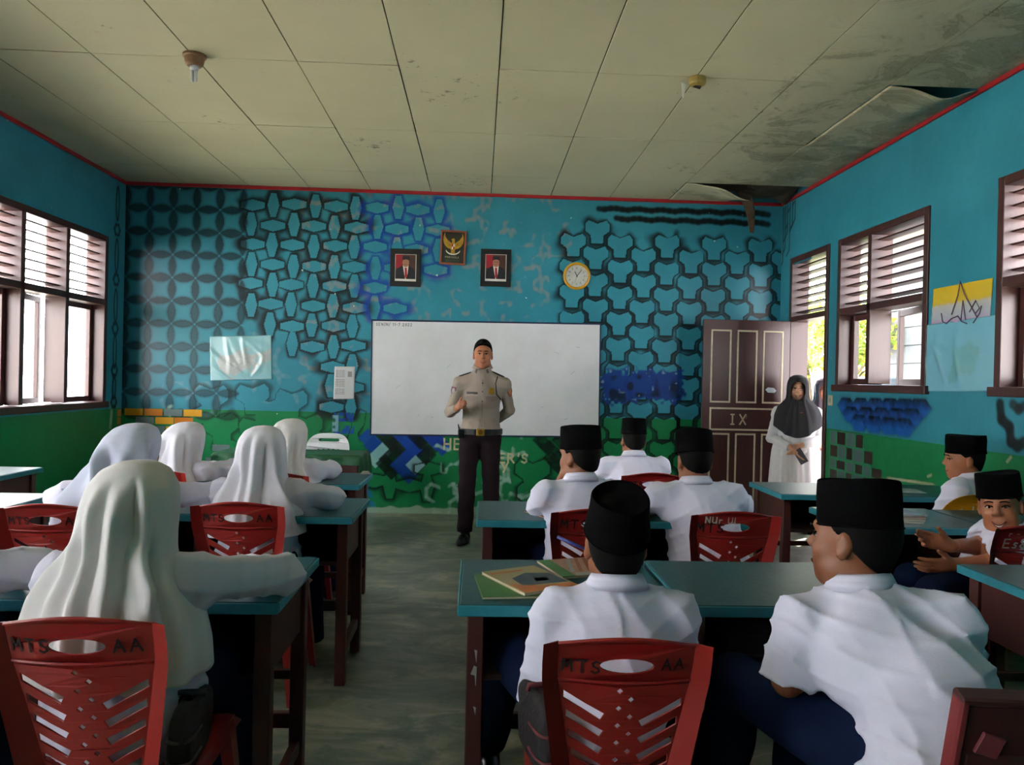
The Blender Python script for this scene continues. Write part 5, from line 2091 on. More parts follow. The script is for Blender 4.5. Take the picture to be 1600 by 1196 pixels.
class Figure:
    def __init__(self, name, label, J, h=.009, hs=1., skin=SKIN, hd=(0, 0, 0), base=None, group=None):
        self.J = J
        self.h = h
        self.hs = hs
        self.skin = skin
        b = base if base is not None else J['pelvis']
        self.o = A(b[0], b[1], 0)
        self.root = empty('person', tuple(self.o), 0, label, 'person', group)
        self.Rh = rot3(math.atan2(-J['f'][0], J['f'][1]) + hd[0], hd[1], hd[2])
        self.HF = None

    def P(self, n):
        return self.J[n] - self.o

    def H(self, *v):
        """head-local point -> person space"""
        return self.P('head') + self.Rh @ (A(*v) * self.hs)

    def bounds(self, pts, m):
        a = np.array(pts)
        return a.min(0) - m, a.max(0) + m

    # -------------------------------------------------------- skin
    def head_into(self, F):
        H, R, s = self.H, self.Rh, self.hs
        F.ell(H(0, -.012, .025), A(.074, .094, .092) * s, R, .01)
        F.ell(H(0, .022, -.040), A(.060, .068, .078) * s, R, .03)
        F.ell(H(0, .052, -.092), A(.030, .028, .024) * s, R, .03)
        for q in (-1, 1):
            F.ell(H(q * .034, .058, -.030), A(.028, .022, .026) * s, R, .02)
            F.ell(H(q * .045, .02, -.075), A(.02, .04, .025) * s, R, .025)
        F.ell(H(0, .078, .030), A(.05, .012, .014) * s, R, .02)
        for q in (-1, 1):
            F.ell(H(q * .031, .094, .006), A(.017, .014, .011) * s, R, .012, 'sub')
        F.cone(H(0, .084, .016), H(0, .103, -.020), .0075 * s, .0115 * s, .012)
        for q in (-1, 1):
            F.ell(H(q * .012, .092, -.024), A(.009, .01, .008) * s, R, .008)
        F.ell(H(0, .080, -.058), A(.024, .012, .008) * s, R, .01)
        F.ell(H(0, .079, -.070), A(.020, .011, .008) * s, R, .008)
        for q in (-1, 1):
            Re = R @ rot3(q * -.35)
            F.ell(H(q * .079, -.012, -.008), A(.008, .021, .033) * s, Re, .006)
            F.ell(H(q * .076, -.005, -.03), A(.007, .012, .014) * s, Re, .006)
            F.ell(H(q * .090, -.004, -.004), A(.006, .012, .02) * s, Re, .006, 'sub')
        nk = self.P('neck')
        F.cone(H(0, -.022, -.05), nk - A(0, 0, .0), .050 * s, .053 * s, .02)
        F.cone(nk, self.P('collar') - A(0, 0, .05), .052 * s, .058 * s, .02)

    def face_y(self, x, z):
        """front surface of the face at head-local (x, z)"""
        F = self.HF
        for y in np.arange(.135, .0, -.002):
            p = self.H(x, y, z)
            i = np.round((p - F.lo) / F.h).astype(int)
            if (i < 0).any() or (i >= F.n).any():
                continue
            if F.D[tuple(i)] < .0015:
                return y
        return .08

    def torso_into(self, F, g):
        J = self.J
        Rt = np.stack([J['r'], J['f'], A(0, 0, 1)], 1)
        F.ell(self.P('pelvis'), (.135 + g, .10 + g, .095 + g), Rt, .03)
        F.ell(self.P('waist'), (.115 + g, .082 + g, .12 + g), Rt, .05)
        F.ell(self.P('chest'), (.13 + g, .085 + g, .13 + g), Rt, .05)
        for n in 'LR':
            F.cone(self.P('collar') - A(0, 0, .045), self.P('sh' + n) - A(0, 0, .015), .042 + g, .036 + g, .03)

    def body(self, hands=None, bare_arms=True, legs=True):
        J = self.J
        pts = [self.P(k) for k in J if k not in ('r', 'f')]
        lo, hi = self.bounds(pts, .15)
        F = Field(lo, hi, self.h)
        Rt = np.stack([J['r'], J['f'], A(0, 0, 1)], 1)
        self.torso_into(F, 0)
        for n in 'LR':
            F.cone(self.P('sh' + n) - A(0, 0, .012), self.P('el' + n), .038, .033, .015)
            F.cone(self.P('el' + n), self.P('wr' + n), .036, .024, .012)
            if legs:
                F.cone(self.P('hip' + n), self.P('kn' + n), .072, .052, .03)
                F.cone(self.P('kn' + n), self.P('an' + n), .05, .034, .015)
                F.cone(self.P('an' + n) - A(0, 0, .03), self.P('an' + n) - A(0, 0, .04) + (self.P('toe' + n) - self.P('an' + n)) * .6, .03, .022, .015)
        for n in 'LR':
            hp = (hands or {}).get(n)
            d = self.P('wr' + n) - self.P('el' + n)
            d = d / np.linalg.norm(d)
            if hp is None:
                ac = -J['r'] if n == 'R' else J['r']
                ac = ac - d * (ac @ d)
                nr = np.cross(d, ac)
                if nr[2] > 0:
                    nr = -nr
                hp = dict(d=d, across=ac, nrm=nr)
            hand(F, self.P('wr' + n), **hp)
        self.head_into(F)
        self.HF = F
        return obj('body', F.mesh('body'), self.skin, self.root, True)

    # -------------------------------------------------------- features
    def face(self, smile=.012, teeth=False, brow=HAIR, brow_w=.0035):
        e = self.Rh
        r = self.root
        fc = empty('face', tuple(self.P('head')), parent=r)
        M = Matrix(self.Rh.tolist()).to_4x4() @ Matrix.Scale(self.hs, 4)
        fc.matrix_local = Matrix.Translation(Vector(self.P('head'))) @ M
        for q in (-1, 1):
            y = self.face_y(q * .031, .005) - .0065
            bm = MB().lathe([(.0001, -.0055), (.006, -.0045), (.0100, -.002), (.011, 0), (.0100, .002), (.006, .0045), (.0001, .0055)], 14)
            bm.build('eye', EYEW, fc, smooth=True, M=Matrix.Translation((q * .031, y, .004)))
            MB().lathe([(.0001, -.0052), (.0042, -.004), (.0058, -.001), (.0058, .001), (.0042, .004), (.0001, .0052)], 12).build(
                'iris', IRIS, fc, smooth=True, M=Matrix.Translation((q * .030, y + .0085, .004)))
            pts = [(q * (.012 + .036 * t), self.face_y(q * (.012 + .036 * t), .026) + .001, .0265 + .006 * math.sin(t * 2.6) - .006 * t) for t in np.linspace(0, 1, 6)]
            MB().tube(pts, [brow_w * .8, brow_w, brow_w, brow_w, brow_w * .8, brow_w * .5], 6).build('eyebrow', brow, fc, smooth=True)
            pts = [(q * (.031 + .015 * t), self.face_y(q * (.031 + .015 * t), .012) + .0005, .0105 - .005 * t * t) for t in np.linspace(-1, 1, 7)]
            MB().tube(pts, .0026, 5).build('eyelid', brow, fc, smooth=True)
        w = .026
        ts = np.linspace(-1, 1, 9)
        z0 = -.064
        zz = [z0 + smile * (t * t - .5) for t in ts]
        up = [(w * t, self.face_y(w * t, z) + .0005, z) for t, z in zip(ts, zz)]
        if teeth:
            lowz = [z0 + smile * (t * t - .5) - .010 * (1 - t * t) - .001 for t in ts]
            lo_ = [(w * t, self.face_y(w * t, z) + .0005, z) for t, z in zip(ts, lowz)]
            V = [(a[0], a[1] + .0005, a[2]) for a in up] + [(a[0], a[1] + .0005, a[2]) for a in lo_]
            n = len(ts)
            MB().add(V, [(i, i + 1, n + i + 1, n + i) for i in range(n - 1)]).build('teeth', TEETH, fc)
            MB().tube(lo_, .0032, 6).build('lower_lip', LIP, fc, smooth=True)
            MB().tube(up, .0028, 6).build('upper_lip', LIP, fc, smooth=True)
        else:
            MB().tube(up, [.0012] + [.0026] * 7 + [.0012], 6).build('mouth', LIP, fc, smooth=True)
        return fc

    def hair(self, cap=True, low=-.072, m=HAIR, lift=.007):
        s = self.hs
        c = self.P('head')
        F = Field(c - .16, c + .16, .006)
        F.ell(self.H(0, -.014, .027), A(.074 + lift, .094 + lift, .092 + lift) * s, self.Rh, .01)
        F.ell(self.H(0, -.045, -.03), A(.062, .052, .06) * s, self.Rh, .02)
        R = self.Rh
        if not cap:
            F.ell(self.H(0, .0, .07), A(.066, .085, .066) * s, self.Rh, .02)
            F.cut(self.H(0, .02, .045), R @ A(0, .75, -1))
        F.cut(self.H(0, -.06, low), R @ A(0, .25, -1))
        F.cut(self.H(0, -.03, -.02), R @ A(0, .9, -1))
        F.cut(self.H(0, .07, .05), R @ A(0, 1, -.35))
        for q in (-1, 1):
            F.ell(self.H(q * .084, -.004, -.012), A(.02, .026, .04) * s, R, .0, 'sub')
        return obj('hair', F.mesh('hair'), m, self.root, True)

    def cap(self, tilt=0., dz=.038, hgt=.098, m=VELVET, roll=0., a=.083, b=.104, top=.94):
        """stiff rimless cap with a flat creased crown"""
        n = 48
        M = Matrix(self.Rh.tolist()).to_4x4()
        prof = [(.93, .004), (1.0, 0), (1.015, .006), (1.0, .03), (top + .02, hgt * .7), (top, hgt), (top - .03, hgt + .004), (top - .1, hgt - .001), (top * .5, hgt - .006), (.001, hgt - .008)]
        V = []
        for rr, z in prof:
            for k in range(n):
                an = 2 * PI * k / n
                x, y = a * rr * math.cos(an), b * rr * math.sin(an)
                zz = z + .006 * (y / b) ** 2 * (z > .5 * hgt) + (.004 * math.sin(an * 2 + .6) if z > .5 * hgt else 0)
                V.append((x, y - .012, zz))
        mb = MB().add(V, [(i * n + k, i * n + (k + 1) % n, (i + 1) * n + (k + 1) % n, (i + 1) * n + k) for i in range(len(prof) - 1) for k in range(n)])
        L = Matrix.Translation(Vector(self.H(0, 0, dz))) @ M @ Matrix.Rotation(tilt, 4, 'X') @ Matrix.Rotation(roll, 4, 'Y') @ Matrix.Scale(self.hs, 4)
        o = mb.build('cap', m, self.root, smooth=True, M=L)
        # binding round the rim
        q = MB()
        q.tube([(a * 1.018 * math.cos(t), b * 1.018 * math.sin(t) - .012, .004) for t in np.linspace(0, 2 * PI, 41)], .0025, 5, cap=False)
        q.build('cap_band', m, self.root, smooth=True, M=L)
        return o

    # -------------------------------------------------------- clothes
    def shirt(self, m=SHIRT, sleeve='short', hem=.46, infl=.02, fold=.009, seed=0, wide=(1, 1), belly=0., collar=True, cm=None, name='shirt', slv=.62, slr=.055):
        J = self.J
        pts = [self.P(k) for k in ('pelvis', 'waist', 'chest', 'collar', 'shL', 'shR', 'elL', 'elR') + (('wrL', 'wrR') if sleeve == 'long' else ())]
        lo, hi = self.bounds(pts, .2)
        lo[2] = max(lo[2], hem - .05)
        F = Field(lo, hi, self.h)
        Rt = np.stack([J['r'], J['f'], A(0, 0, 1)], 1)
        e = infl
        self.torso_into(F, .018)
        F.ell(self.P('pelvis'), (.15 * wide[0] + e, .115 * wide[1] + e, .14), Rt, .03)
        F.ell(self.P('waist') + J['f'] * belly, (.125 * wide[0] + e, .09 * wide[1] + e, .15), Rt, .06)
        F.ell(self.P('chest') - A(0, 0, .015), (.128 * wide[0] + e, .09 * wide[1] + e, .12), Rt, .05)
        for n in 'LR':
            F.cone(self.P('neck') - A(0, 0, .060), self.P('sh' + n) - A(0, 0, .008), .046 + e * .35, .038 + e * .3, .03)
            F.cone(self.P('chest') - A(0, 0, .02), self.P('sh' + n) - A(0, 0, .03), .07 + e * .5, .042 + e * .4, .03)
            a, b, w = self.P('sh' + n), self.P('el' + n), self.P('wr' + n)
            if sleeve == 'short':
                q = a + (b - a) * slv
                F.cone(a - A(0, 0, .012), q, .045 + e * .4, slr, .02)
                d = (b - a) / np.linalg.norm(b - a)
                # square the cuff off
                F.put(lambda X, Y, Z, q=q, d=d: np.maximum(-((X - q[0]) * d[0] + (Y - q[1]) * d[1] + (Z - q[2]) * d[2]) + .02,
                                                         np.sqrt((X - q[0] - d[0] * .05) ** 2 + (Y - q[1] - d[1] * .05) ** 2 + (Z - q[2] - d[2] * .05) ** 2) - .09), q - .1, q + .16, 0, 'sub')
            else:
                F.cone(a - A(0, 0, .012), b, .041 + e * .4, .040 + e * .35, .02)
                q = b + (w - b) * .93
                F.cone(b, q, .040 + e * .35, .032 + e * .15, .015)
                d = (w - b) / np.linalg.norm(w - b)
                F.put(lambda X, Y, Z, q=q, d=d: np.maximum(-((X - q[0]) * d[0] + (Y - q[1]) * d[1] + (Z - q[2]) * d[2]) + .012,
                                                         np.sqrt((X - q[0] - d[0] * .04) ** 2 + (Y - q[1] - d[1] * .04) ** 2 + (Z - q[2] - d[2] * .04) ** 2) - .06), q - .08, q + .1, 0, 'sub')
        F.cone(self.P('chest'), self.P('neck') - A(0, 0, .05), .085, .067 * self.hs, .03)
        F.cone(self.P('neck') - A(0, 0, .02), self.P('collar') - A(0, 0, .05), .058 * self.hs, .075 * self.hs, .02)
        for n in 'LR':
            F.cone(self.P('collar') - A(0, 0, .045), self.P('sh' + n) - A(0, 0, .015), .060, .052, .02)
        r = np.random.default_rng(seed + 100)
        ph = r.uniform(0, 6.3, 10)
        c = self.P('chest')

        def folds(X, Y, Z):
            w = .5 * np.sin(Z * 9 + ph[0]) + .4 * np.sin(X * 11 + Y * 7 + ph[1])
            low = np.clip((c[2] - Z) / .25, 0, 1)
            f1 = np.sin((X * 34 + Y * 16) + 2.6 * w + ph[2] + Z * 7 * np.sign(X - c[0])) * (.35 + .65 * low)
            f2 = np.sin(Z * 42 + X * 16 * np.sin(ph[3]) + Y * 10 + 2.5 * np.sin(X * 8 + ph[4]) + ph[5])
            f3 = np.sin(X * 22 - Y * 27 + Z * 30 + 2 * w + ph[6])
            sid = np.clip(np.abs(X - c[0]) / .14, 0, 1)
            g = lambda f: 1.6 * (1 - np.sqrt(np.abs(np.sin(f * 1.57)) + .02)) - .2
            return -fold * (g(f1) * .8 + g(f2) * .55 * (.25 + sid) + g(f3) * .5 * (.3 + low))
        F.warp(folds)
        F.cut(A(0, 0, hem), A(0, 0, -1))
        F.ell(self.P('neck') + A(0, 0, .072), (.08, .08, .06), None, 0., 'sub')
        F.cone(self.P('neck') + A(0, 0, .012), self.H(0, -.02, -.03), .056 * self.hs, .056 * self.hs, .0, 'sub')
        o = obj(name, F.mesh(name), m, self.root, True)
        if collar:
            # folded collar: sloping band round the neck, open at the throat
            n, rows = 44, [(.060, .018, .0), (.063, .022, .008), (.070, .010, .006), (.082, -.016, .0), (.0835, -.017, 0), (.072, .006, 0), (.058, .012, 0)]
            nk = self.P('neck') + A(0, 0, .010)
            V = []
            Rn = np.stack([J['r'], J['f'], A(0, 0, 1)], 1)
            for (rad, z, t) in rows:
                for k in range(n):
                    an = PI / 2 + .28 + (2 * PI - .56) * k / (n - 1)
                    p = A(rad * math.cos(an) * 1.05, rad * math.sin(an) * 1.0 + .004, z + .012 * (-math.sin(an)) - .012 * max(0, math.sin(an)) ** 2)
                    V.append(nk + Rn @ (p * self.hs * 1.02))
            Q = [(i * n + k, i * n + k + 1, (i + 1) * n + k + 1, (i + 1) * n + k) for i in range(len(rows) - 1) for k in range(n - 1)]
            MB().add(V, Q).build('collar', cm or m, self.root, smooth=True)
        return o

    def trousers(self, m=NAVYT, infl=.02, to='ankle', hem=None, fold=.004, top=None, name='trousers'):
        J = self.J
        pts = [self.P(k + n) for k in ('hip', 'kn', 'an') for n in 'LR']
        lo, hi = self.bounds(pts, .17)
        F = Field(lo, hi, self.h)
        Rt = np.stack([J['r'], J['f'], A(0, 0, 1)], 1)
        F.ell(self.P('pelvis') - A(0, 0, .01), (.14 + infl * .7, .105 + infl * .7, .10), Rt, .03)
        for n in 'LR':
            F.cone(self.P('hip' + n), self.P('kn' + n), .082 + infl * .6, .06 + infl * .6, .035)
            F.cone(self.P('kn' + n), self.P('an' + n) + A(0, 0, .02), .06 + infl * .6, .048 + infl, .02)
        ph = rng.uniform(0, 6, 4)
        F.warp(lambda X, Y, Z: fold * (np.sin(Z * 40 + 3 * np.sin(X * 12 + ph[0]) + Y * 12 + ph[1]) * .7 + np.sin(X * 30 + Y * 22 + Z * 9 + ph[2]) * .5))
        F.cut(A(0, 0, .085), A(0, 0, -1))
        if top is not None:
            F.cut(A(0, 0, top), A(0, 0, 1))
        return obj(name, F.mesh(name), m, self.root, True)

    def skirt(self, m=NAVYT):
        J = self.J
        pts = [self.P(k + n) for k in ('hip', 'kn', 'an') for n in 'LR']
        lo, hi = self.bounds(pts, .2)
        F = Field(lo, hi, .011)
        Rt = np.stack([J['r'], J['f'], A(0, 0, 1)], 1)
        F.ell(self.P('pelvis') - A(0, 0, .01), (.16, .125, .11), Rt, .03)
        for n in 'LR':
            F.cone(self.P('hip' + n), self.P('kn' + n), .10, .085, .06)
            F.cone(self.P('kn' + n), self.P('an' + n), .085, .11, .08)
        F.cone((self.P('knL') + self.P('knR')) / 2, (self.P('anL') + self.P('anR')) / 2, .10, .13, .06)
        F.warp(lambda X, Y, Z: .006 * np.sin(X * 45 + Y * 20 + 2 * np.sin(Z * 9)))
        F.cut(A(0, 0, .07), A(0, 0, -1))
        return obj('skirt', F.mesh('skirt'), m, self.root, True)

    def shoes(self, m=SHOE, sock=None):
        J = self.J
        for n in 'LR':
            d = (self.J['toe' + n] - self.J['an' + n]) * A(1, 1, 0)
            d = d / np.linalg.norm(d)
            a = self.P('an' + n) * A(1, 1, 0)
            F = Field(a - A(.22, .22, .02), a + A(.22, .22, .16), .006)
            F.cone(a - d * .04 + A(0, 0, .035), a + d * .06 + A(0, 0, .035), .036, .04, .02)
            F.cone(a + d * .06 + A(0, 0, .032), a + d * .155 + A(0, 0, .026), .04, .03, .02)
            F.cone(a + A(0, 0, .03), a + A(0, 0, .085), .038, .04, .02)
            F.cut(A(0, 0, .0), A(0, 0, -1))
            F.cut(A(0, 0, .10), A(0, 0, 1))
            obj('shoe', F.mesh('shoe'), m, self.root, True)
            if sock:
                MB().tube([tuple(a + A(0, 0, .09)), tuple(a + (self.P('kn' + n) - self.P('an' + n)) * .22 + A(0, 0, .10))], .043, 14).build('sock', sock, self.root, smooth=True)

    def veil(self, knots, m, folds=(), phi=None, op=True, ripple=.006, nr=7, hem=None, name='veil', seed=0, expo=2.3, fz=None):
        """knots from the crown down: (z, cx, cy, left, right, front, back) in person space, x right / y forward"""
        J = self.J
        r_, f_ = (J['r'], J['f']) if phi is None else facing(phi)
        K = np.array(knots, float)
        nt, nv = 150, 84
        zs = np.linspace(0, 1, len(K))
        tt = np.linspace(0, 1, nv)
        # smooth interpolation of the knots
        Ki = np.stack([np.interp(tt, zs, K[:, c]) for c in range(7)], 1)
        for _ in range(3):
            Ki[1:-1] = (Ki[:-2] + 2 * Ki[1:-1] + Ki[2:]) / 4
        th = np.linspace(0, 2 * PI, nt, endpoint=False)
        ct, st = np.cos(th), np.sin(th)
        rg = np.random.default_rng(seed)
        p1, p2 = rg.uniform(0, 6, 2)
        V = np.zeros((nv, nt, 3))
        for i in range(nv):
            z, cx, cy, xl, xr, yf, yb = Ki[i]
            ax = np.where(ct > 0, xr, xl)
            ay = np.where(st > 0, yf, yb)
            rad = (np.abs(ct / ax) ** expo + np.abs(st / ay) ** expo) ** (-1 / expo)
            v = tt[i]
            g = np.clip((v - .15) / .5, 0, 1)
            s = np.sin(nr * th + 2.5 * np.sin(v * 3 + p1) + p2) + .5 * np.sin((nr * 2 + 1) * th - v * 4 + p1)
            dr = ripple * g * s
            for (t0, amp, w, v0, v1, drift) in folds:
                if v0 < v < v1 + .12:
                    env = min(1, (v - v0) / .12) * min(1, max(0, (v1 + .12 - v) / .12))
                    dt = (th - t0 - drift(v) + PI) % (2 * PI) - PI
                    dr = dr + 1.7 * amp * env * (np.exp(-np.abs(dt / (.8 * w)) ** 1.5) - .6 * np.exp(-((dt - 1.5 * w) / (.8 * w)) ** 2))
            rad = rad + dr
            z_ = z + (hem(th) * np.clip((v - .75) / .25, 0, 1) if hem else 0)
            X, Y = cx + rad * ct, cy + rad * st
            V[i] = np.stack([X * r_[0] + Y * f_[0], X * r_[1] + Y * f_[1], np.broadcast_to(z_, X.shape)], 1)
        Q = grid_quads(nt, nv, True)
        V = V.reshape(-1, 3)
        if op:
            c = self.H(0, .06, -.02)
            loc = (V - self.P('head')) @ self.Rh / self.hs
            vis = ~((loc[:, 1] > .02) & (((loc[:, 0]) / .066) ** 2 + ((loc[:, 2] + .018) / .092) ** 2 < 1))
            Q = Q[vis[Q].all(1)]
        me = np_mesh(name, V, Q)
        o = obj(name, me, m, self.root, True)
        md = o.modifiers.new('thick', 'SOLIDIFY')
        md.thickness = .0035
        md.offset = -1
        return o


def boy(label, base, head, shz, phi=0., sw=.16, hd=(0, 0, 0), over=None, h=.009, hs=.95, sleeve='short', capkw=None, shirtkw=None, hands=None, legs=True, low=-.072,
        skin=SKIN, sock=None):
    J = joints(base, head, shz, phi, sw)
    for k, v in (over or {}).items():
        J[k] = A(*v)
    g = Figure('person', label, J, h, hs, skin, hd, base=base)
    g.body(hands)
    g.hair(low=low)
    g.cap(**(capkw or {}))
    g.shirt(sleeve=sleeve, **(shirtkw or {}))
    g.trousers()
    g.shoes(sock=sock)
    return g


# --- boys ---------------------------------------------------------------------
b1 = boy('boy in tall black cap seen from behind on the nearest middle chair', (.345, 1.885), (.362, 1.945, .945), .785, 0., .150, (0, .20, 0),
         dict(elL=(.165, 1.93, .545), wrL=(.20, 2.13, .60), elR=(.545, 1.95, .55), wrR=(.47, 2.15, .60), knL=(.095, 2.26, .56), anL=(.06, 2.62, .10), toeL=(.03, 2.77, .045),
              hipL=(.26, 1.92, .53), knR=(.46, 2.27, .50), anR=(.47, 2.22, .09)),
         h=.0075, capkw=dict(tilt=.16, dz=.036, hgt=.108, a=.086, b=.106, top=.90), shirtkw=dict(slv=.93, hem=.45, seed=1, slr=.054, fold=.009), sock=SOCK, low=-.085)
b1.face()
b2 = boy('boy in short sleeved white shirt leaning left, largest figure at lower right', (.985, 1.60), (.915, 1.80, .990), .84, .30, .165, (.42, .02, .10),
         dict(shL=(.785, 1.77, .818), shR=(1.09, 1.68, .845), elL=(.745, 1.76, .665), wrL=(.88, 1.92, .615), elR=(1.17, 1.80, .66), wrR=(1.0, 1.96, .63),
              knL=(.71, 2.0, .57), anL=(.68, 2.1, .10), knR=(.90, 2.04, .53), anR=(.88, 1.98, .09), hipL=(.90, 1.60, .54), hipR=(1.06, 1.56, .54), pelvis=(.995, 1.54, .54),
              waist=(1.0, 1.62, .67)),
         h=.0075, hs=.98, capkw=dict(tilt=-.10, dz=.036, hgt=.110, a=.082, b=.100, top=.98), shirtkw=dict(slv=.86, hem=.44, seed=4, wide=(1.06, 1.15), slr=.066, fold=.011), low=-.08)
b2.face()
b3 = boy('capped boy with a hand at his chin beside the aisle', (.475, 3.33), (.455, 3.37, 1.025), .875, .15, .155, (.55, -.05, 0),
         dict(elL=(.285, 3.47, .785), wrL=(.372, 3.445, .865), elR=(.66, 3.5, .78), wrR=(.58, 3.62, .785)),
         capkw=dict(tilt=-.02, hgt=.104, a=.087, b=.105, top=.97), shirtkw=dict(slv=.95, hem=.46, seed=2),
         hands={'L': dict(d=A(.25, -.1, .9), across=A(-.4, -.8, .1), nrm=A(.9, -.2, -.2), curl=(.7, .8, .9, 1.))})
b3.face()
b4 = boy('boy in white shirt hunched forward, on the chair with white scribbles', (1.055, 3.33), (.995, 3.44, 1.01), .865, .05, .175, (.02, -.18, 0),
         dict(elL=(.80, 3.52, .79), wrL=(.87, 3.70, .785), elR=(1.25, 3.52, .79), wrR=(1.15, 3.68, .785)),
         capkw=dict(tilt=-.02, dz=.034, hgt=.104, a=.087, b=.106, top=.98), shirtkw=dict(slv=.9, hem=.46, seed=7, wide=(1.12, 1.12)))
b5 = boy('capped boy in white shirt on the farthest middle chair', (.985, 4.60), (.985, 4.76, 1.0), .845, 0., .17, (.03, -.05, 0),
         dict(elL=(.80, 4.82, .79), wrL=(.84, 5.0, .785), elR=(1.19, 4.84, .785), wrR=(1.10, 4.98, .785)),
         h=.011, capkw=dict(hgt=.1), shirtkw=dict(slv=.9, hem=.46, seed=9))
b6 = boy('capped boy in profile by the right wall on the yellow chair', (2.76, 4.10), (2.695, 4.09, .975), .83, .55, .145, (.72, -.02, 0),
         dict(elL=(2.59, 4.12, .62), wrL=(2.56, 4.32, .60), elR=(2.82, 4.27, .63), wrR=(2.68, 4.36, .60), pelvis=(2.77, 4.08, .535)),
         h=.007, capkw=dict(hgt=.1, a=.086, b=.106, top=1.0), shirtkw=dict(slv=.9, hem=.46, seed=12), skin=SKIN2)
b6.face()
b7 = boy('smiling capped boy facing the camera, cut by the right edge', (2.24, 3.19), (2.178, 3.06, .885), .755, 1.25, .14, (1.15, -.02, .12),
         dict(elL=(2.08, 2.99, .66), wrL=(1.925, 2.965, .66), elR=(2.12, 3.13, .70), wrR=(1.955, 3.04, .72), hipL=(2.2, 3.13, .53), hipR=(2.22, 3.26, .53),
              knL=(1.90, 3.05, .52), knR=(1.92, 3.24, .52), anL=(1.93, 3.06, .09), anR=(1.95, 3.24, .09), toeL=(1.80, 3.05, .04), toeR=(1.80, 3.24, .04)),
         h=.0055, capkw=dict(hgt=.1, a=.087, b=.105, top=.98, tilt=.0), shirtkw=dict(slv=.6, hem=.46, seed=14), skin=SKIN2,
         hands={'L': dict(d=A(-1, -.1, -.05), across=A(0, -.5, .9), nrm=A(.1, 1, .4), curl=(.12, .16, .2, .3), spread=.45),
                'R': dict(d=A(-1, .1, .25), across=A(.2, -.2, 1), nrm=A(-.2, -1, .1), curl=(.25, .35, .5, .6))})
b7.face(.016, True)


# --- girls --------------------------------------------------------------------
VCREAM = mat('veil_cream', '#d9d6d6', .85, .04, 5, .05, 250, spec=.1)
VWHITE = mat('veil_white', '#dcdae4', .85, .04, 5, .05, 250, spec=.1)
VBLUE = mat('veil_bluish', '#bfc4d6', .85, .04, 5, .05, 250, spec=.1)


def veil_knots(g, w=1., long=.5, lean=None, xs=0.):
    """crown to hem round the head of g; sizes from the photographed silhouettes"""
    hx, hy, hz = g.P('head')
    r_, f_ = g.J['r'], g.J['f']
    cx, cy = hx * r_[0] + hy * r_[1], hx * f_[0] + hy * f_[1]
    T = hz + .125 * g.hs
    if lean is None:
        lean = -float(g.P('head') @ f_) * .85 - .012
    rows = [(0, .004, .004, .004, .004), (-.004, .04, .04, .05, .05), (-.022, .075, .075, .08, .085), (-.06, .098, .098, .098, .115), (-.11, .106, .106, .104, .125),
            (-.165, .110, .108, .10, .122), (-.21, .122, .113, .095, .118), (-.255, .152, .128, .10, .125), (-.30, .182, .158, .12, .138), (-.36, .204, .190, .14, .148),
            (-.43, .214, .205, .15, .155), (-long, .216, .21, .15, .158)]
    return [(T + z, cx + xs * min(1, -z / .3), cy + lean * min(1, -z / .3), a * w, b * w, f, k) for z, a, b, f, k in rows]


def girl(label, base, head, shz, phi=0., sw=.165, hd=(0, 0, 0), over=None, h=.010, vm=VWHITE, folds=(), vk=None, seed=0, shirtkw=None, ripple=.006, nr=7, vphi=None, hem=None):
    J = joints(base, head, shz, phi, sw)
    for k, v in (over or {}).items():
        J[k] = A(*v)
    g = Figure('person', label, J, h, .93, SKIN2, hd, base=base)
    g.body()
    g.face()
    g.shirt(m=SHIRTB, sleeve='long', collar=False, **dict(dict(hem=.36, seed=seed, infl=.03, wide=(1.05, 1.1), name='blouse'), **(shirtkw or {})))
    g.skirt()
    g.shoes()
    g.veil(veil_knots(g, **(vk or {})), vm, folds, seed=seed, ripple=ripple, nr=nr, phi=vphi, hem=hem)
    return g


BK = -PI / 2
girl('girl in a long cream veil on the nearest chair at lower left', (-.845, 1.885), (-.858, 1.955, 1.02), .86, 0., .165, (-.12, 0, 0),
     dict(elR=(-.525, 2.11, .812), wrR=(-.70, 2.27, .79), elL=(-1.01, 2.10, .79), wrL=(-.95, 2.28, .79)), h=.008, vm=VCREAM,
     folds=((BK + .10, .016, .16, .25, 1., lambda v: .10 * v), (BK - .28, .012, .13, .22, 1., lambda v: -.05 * v), (BK - .62, .010, .15, .4, 1., lambda v: -.1 * v),
            (BK + .48, .030, .17, .45, 1., lambda v: .85 * max(0, v - .4) - 1.1 * max(0, v - .68)), (BK - 1.05, .012, .2, .5, 1., lambda v: 0),
            (BK + .95, .012, .2, .55, 1., lambda v: .1), (BK + .30, -.012, .10, .2, .9, lambda v: .5 * v)),
     vk=dict(w=1.0, long=.50), seed=3, ripple=.003, nr=6)
girl('girl of whom only a pale sleeve shows at the left edge', (-1.455, 1.885), (-1.46, 1.96, 1.02), .86, 0., .165, (0, 0, 0),
     dict(elR=(-1.165, 2.06, .835), wrR=(-1.33, 2.24, .79)), vm=VWHITE, seed=21)
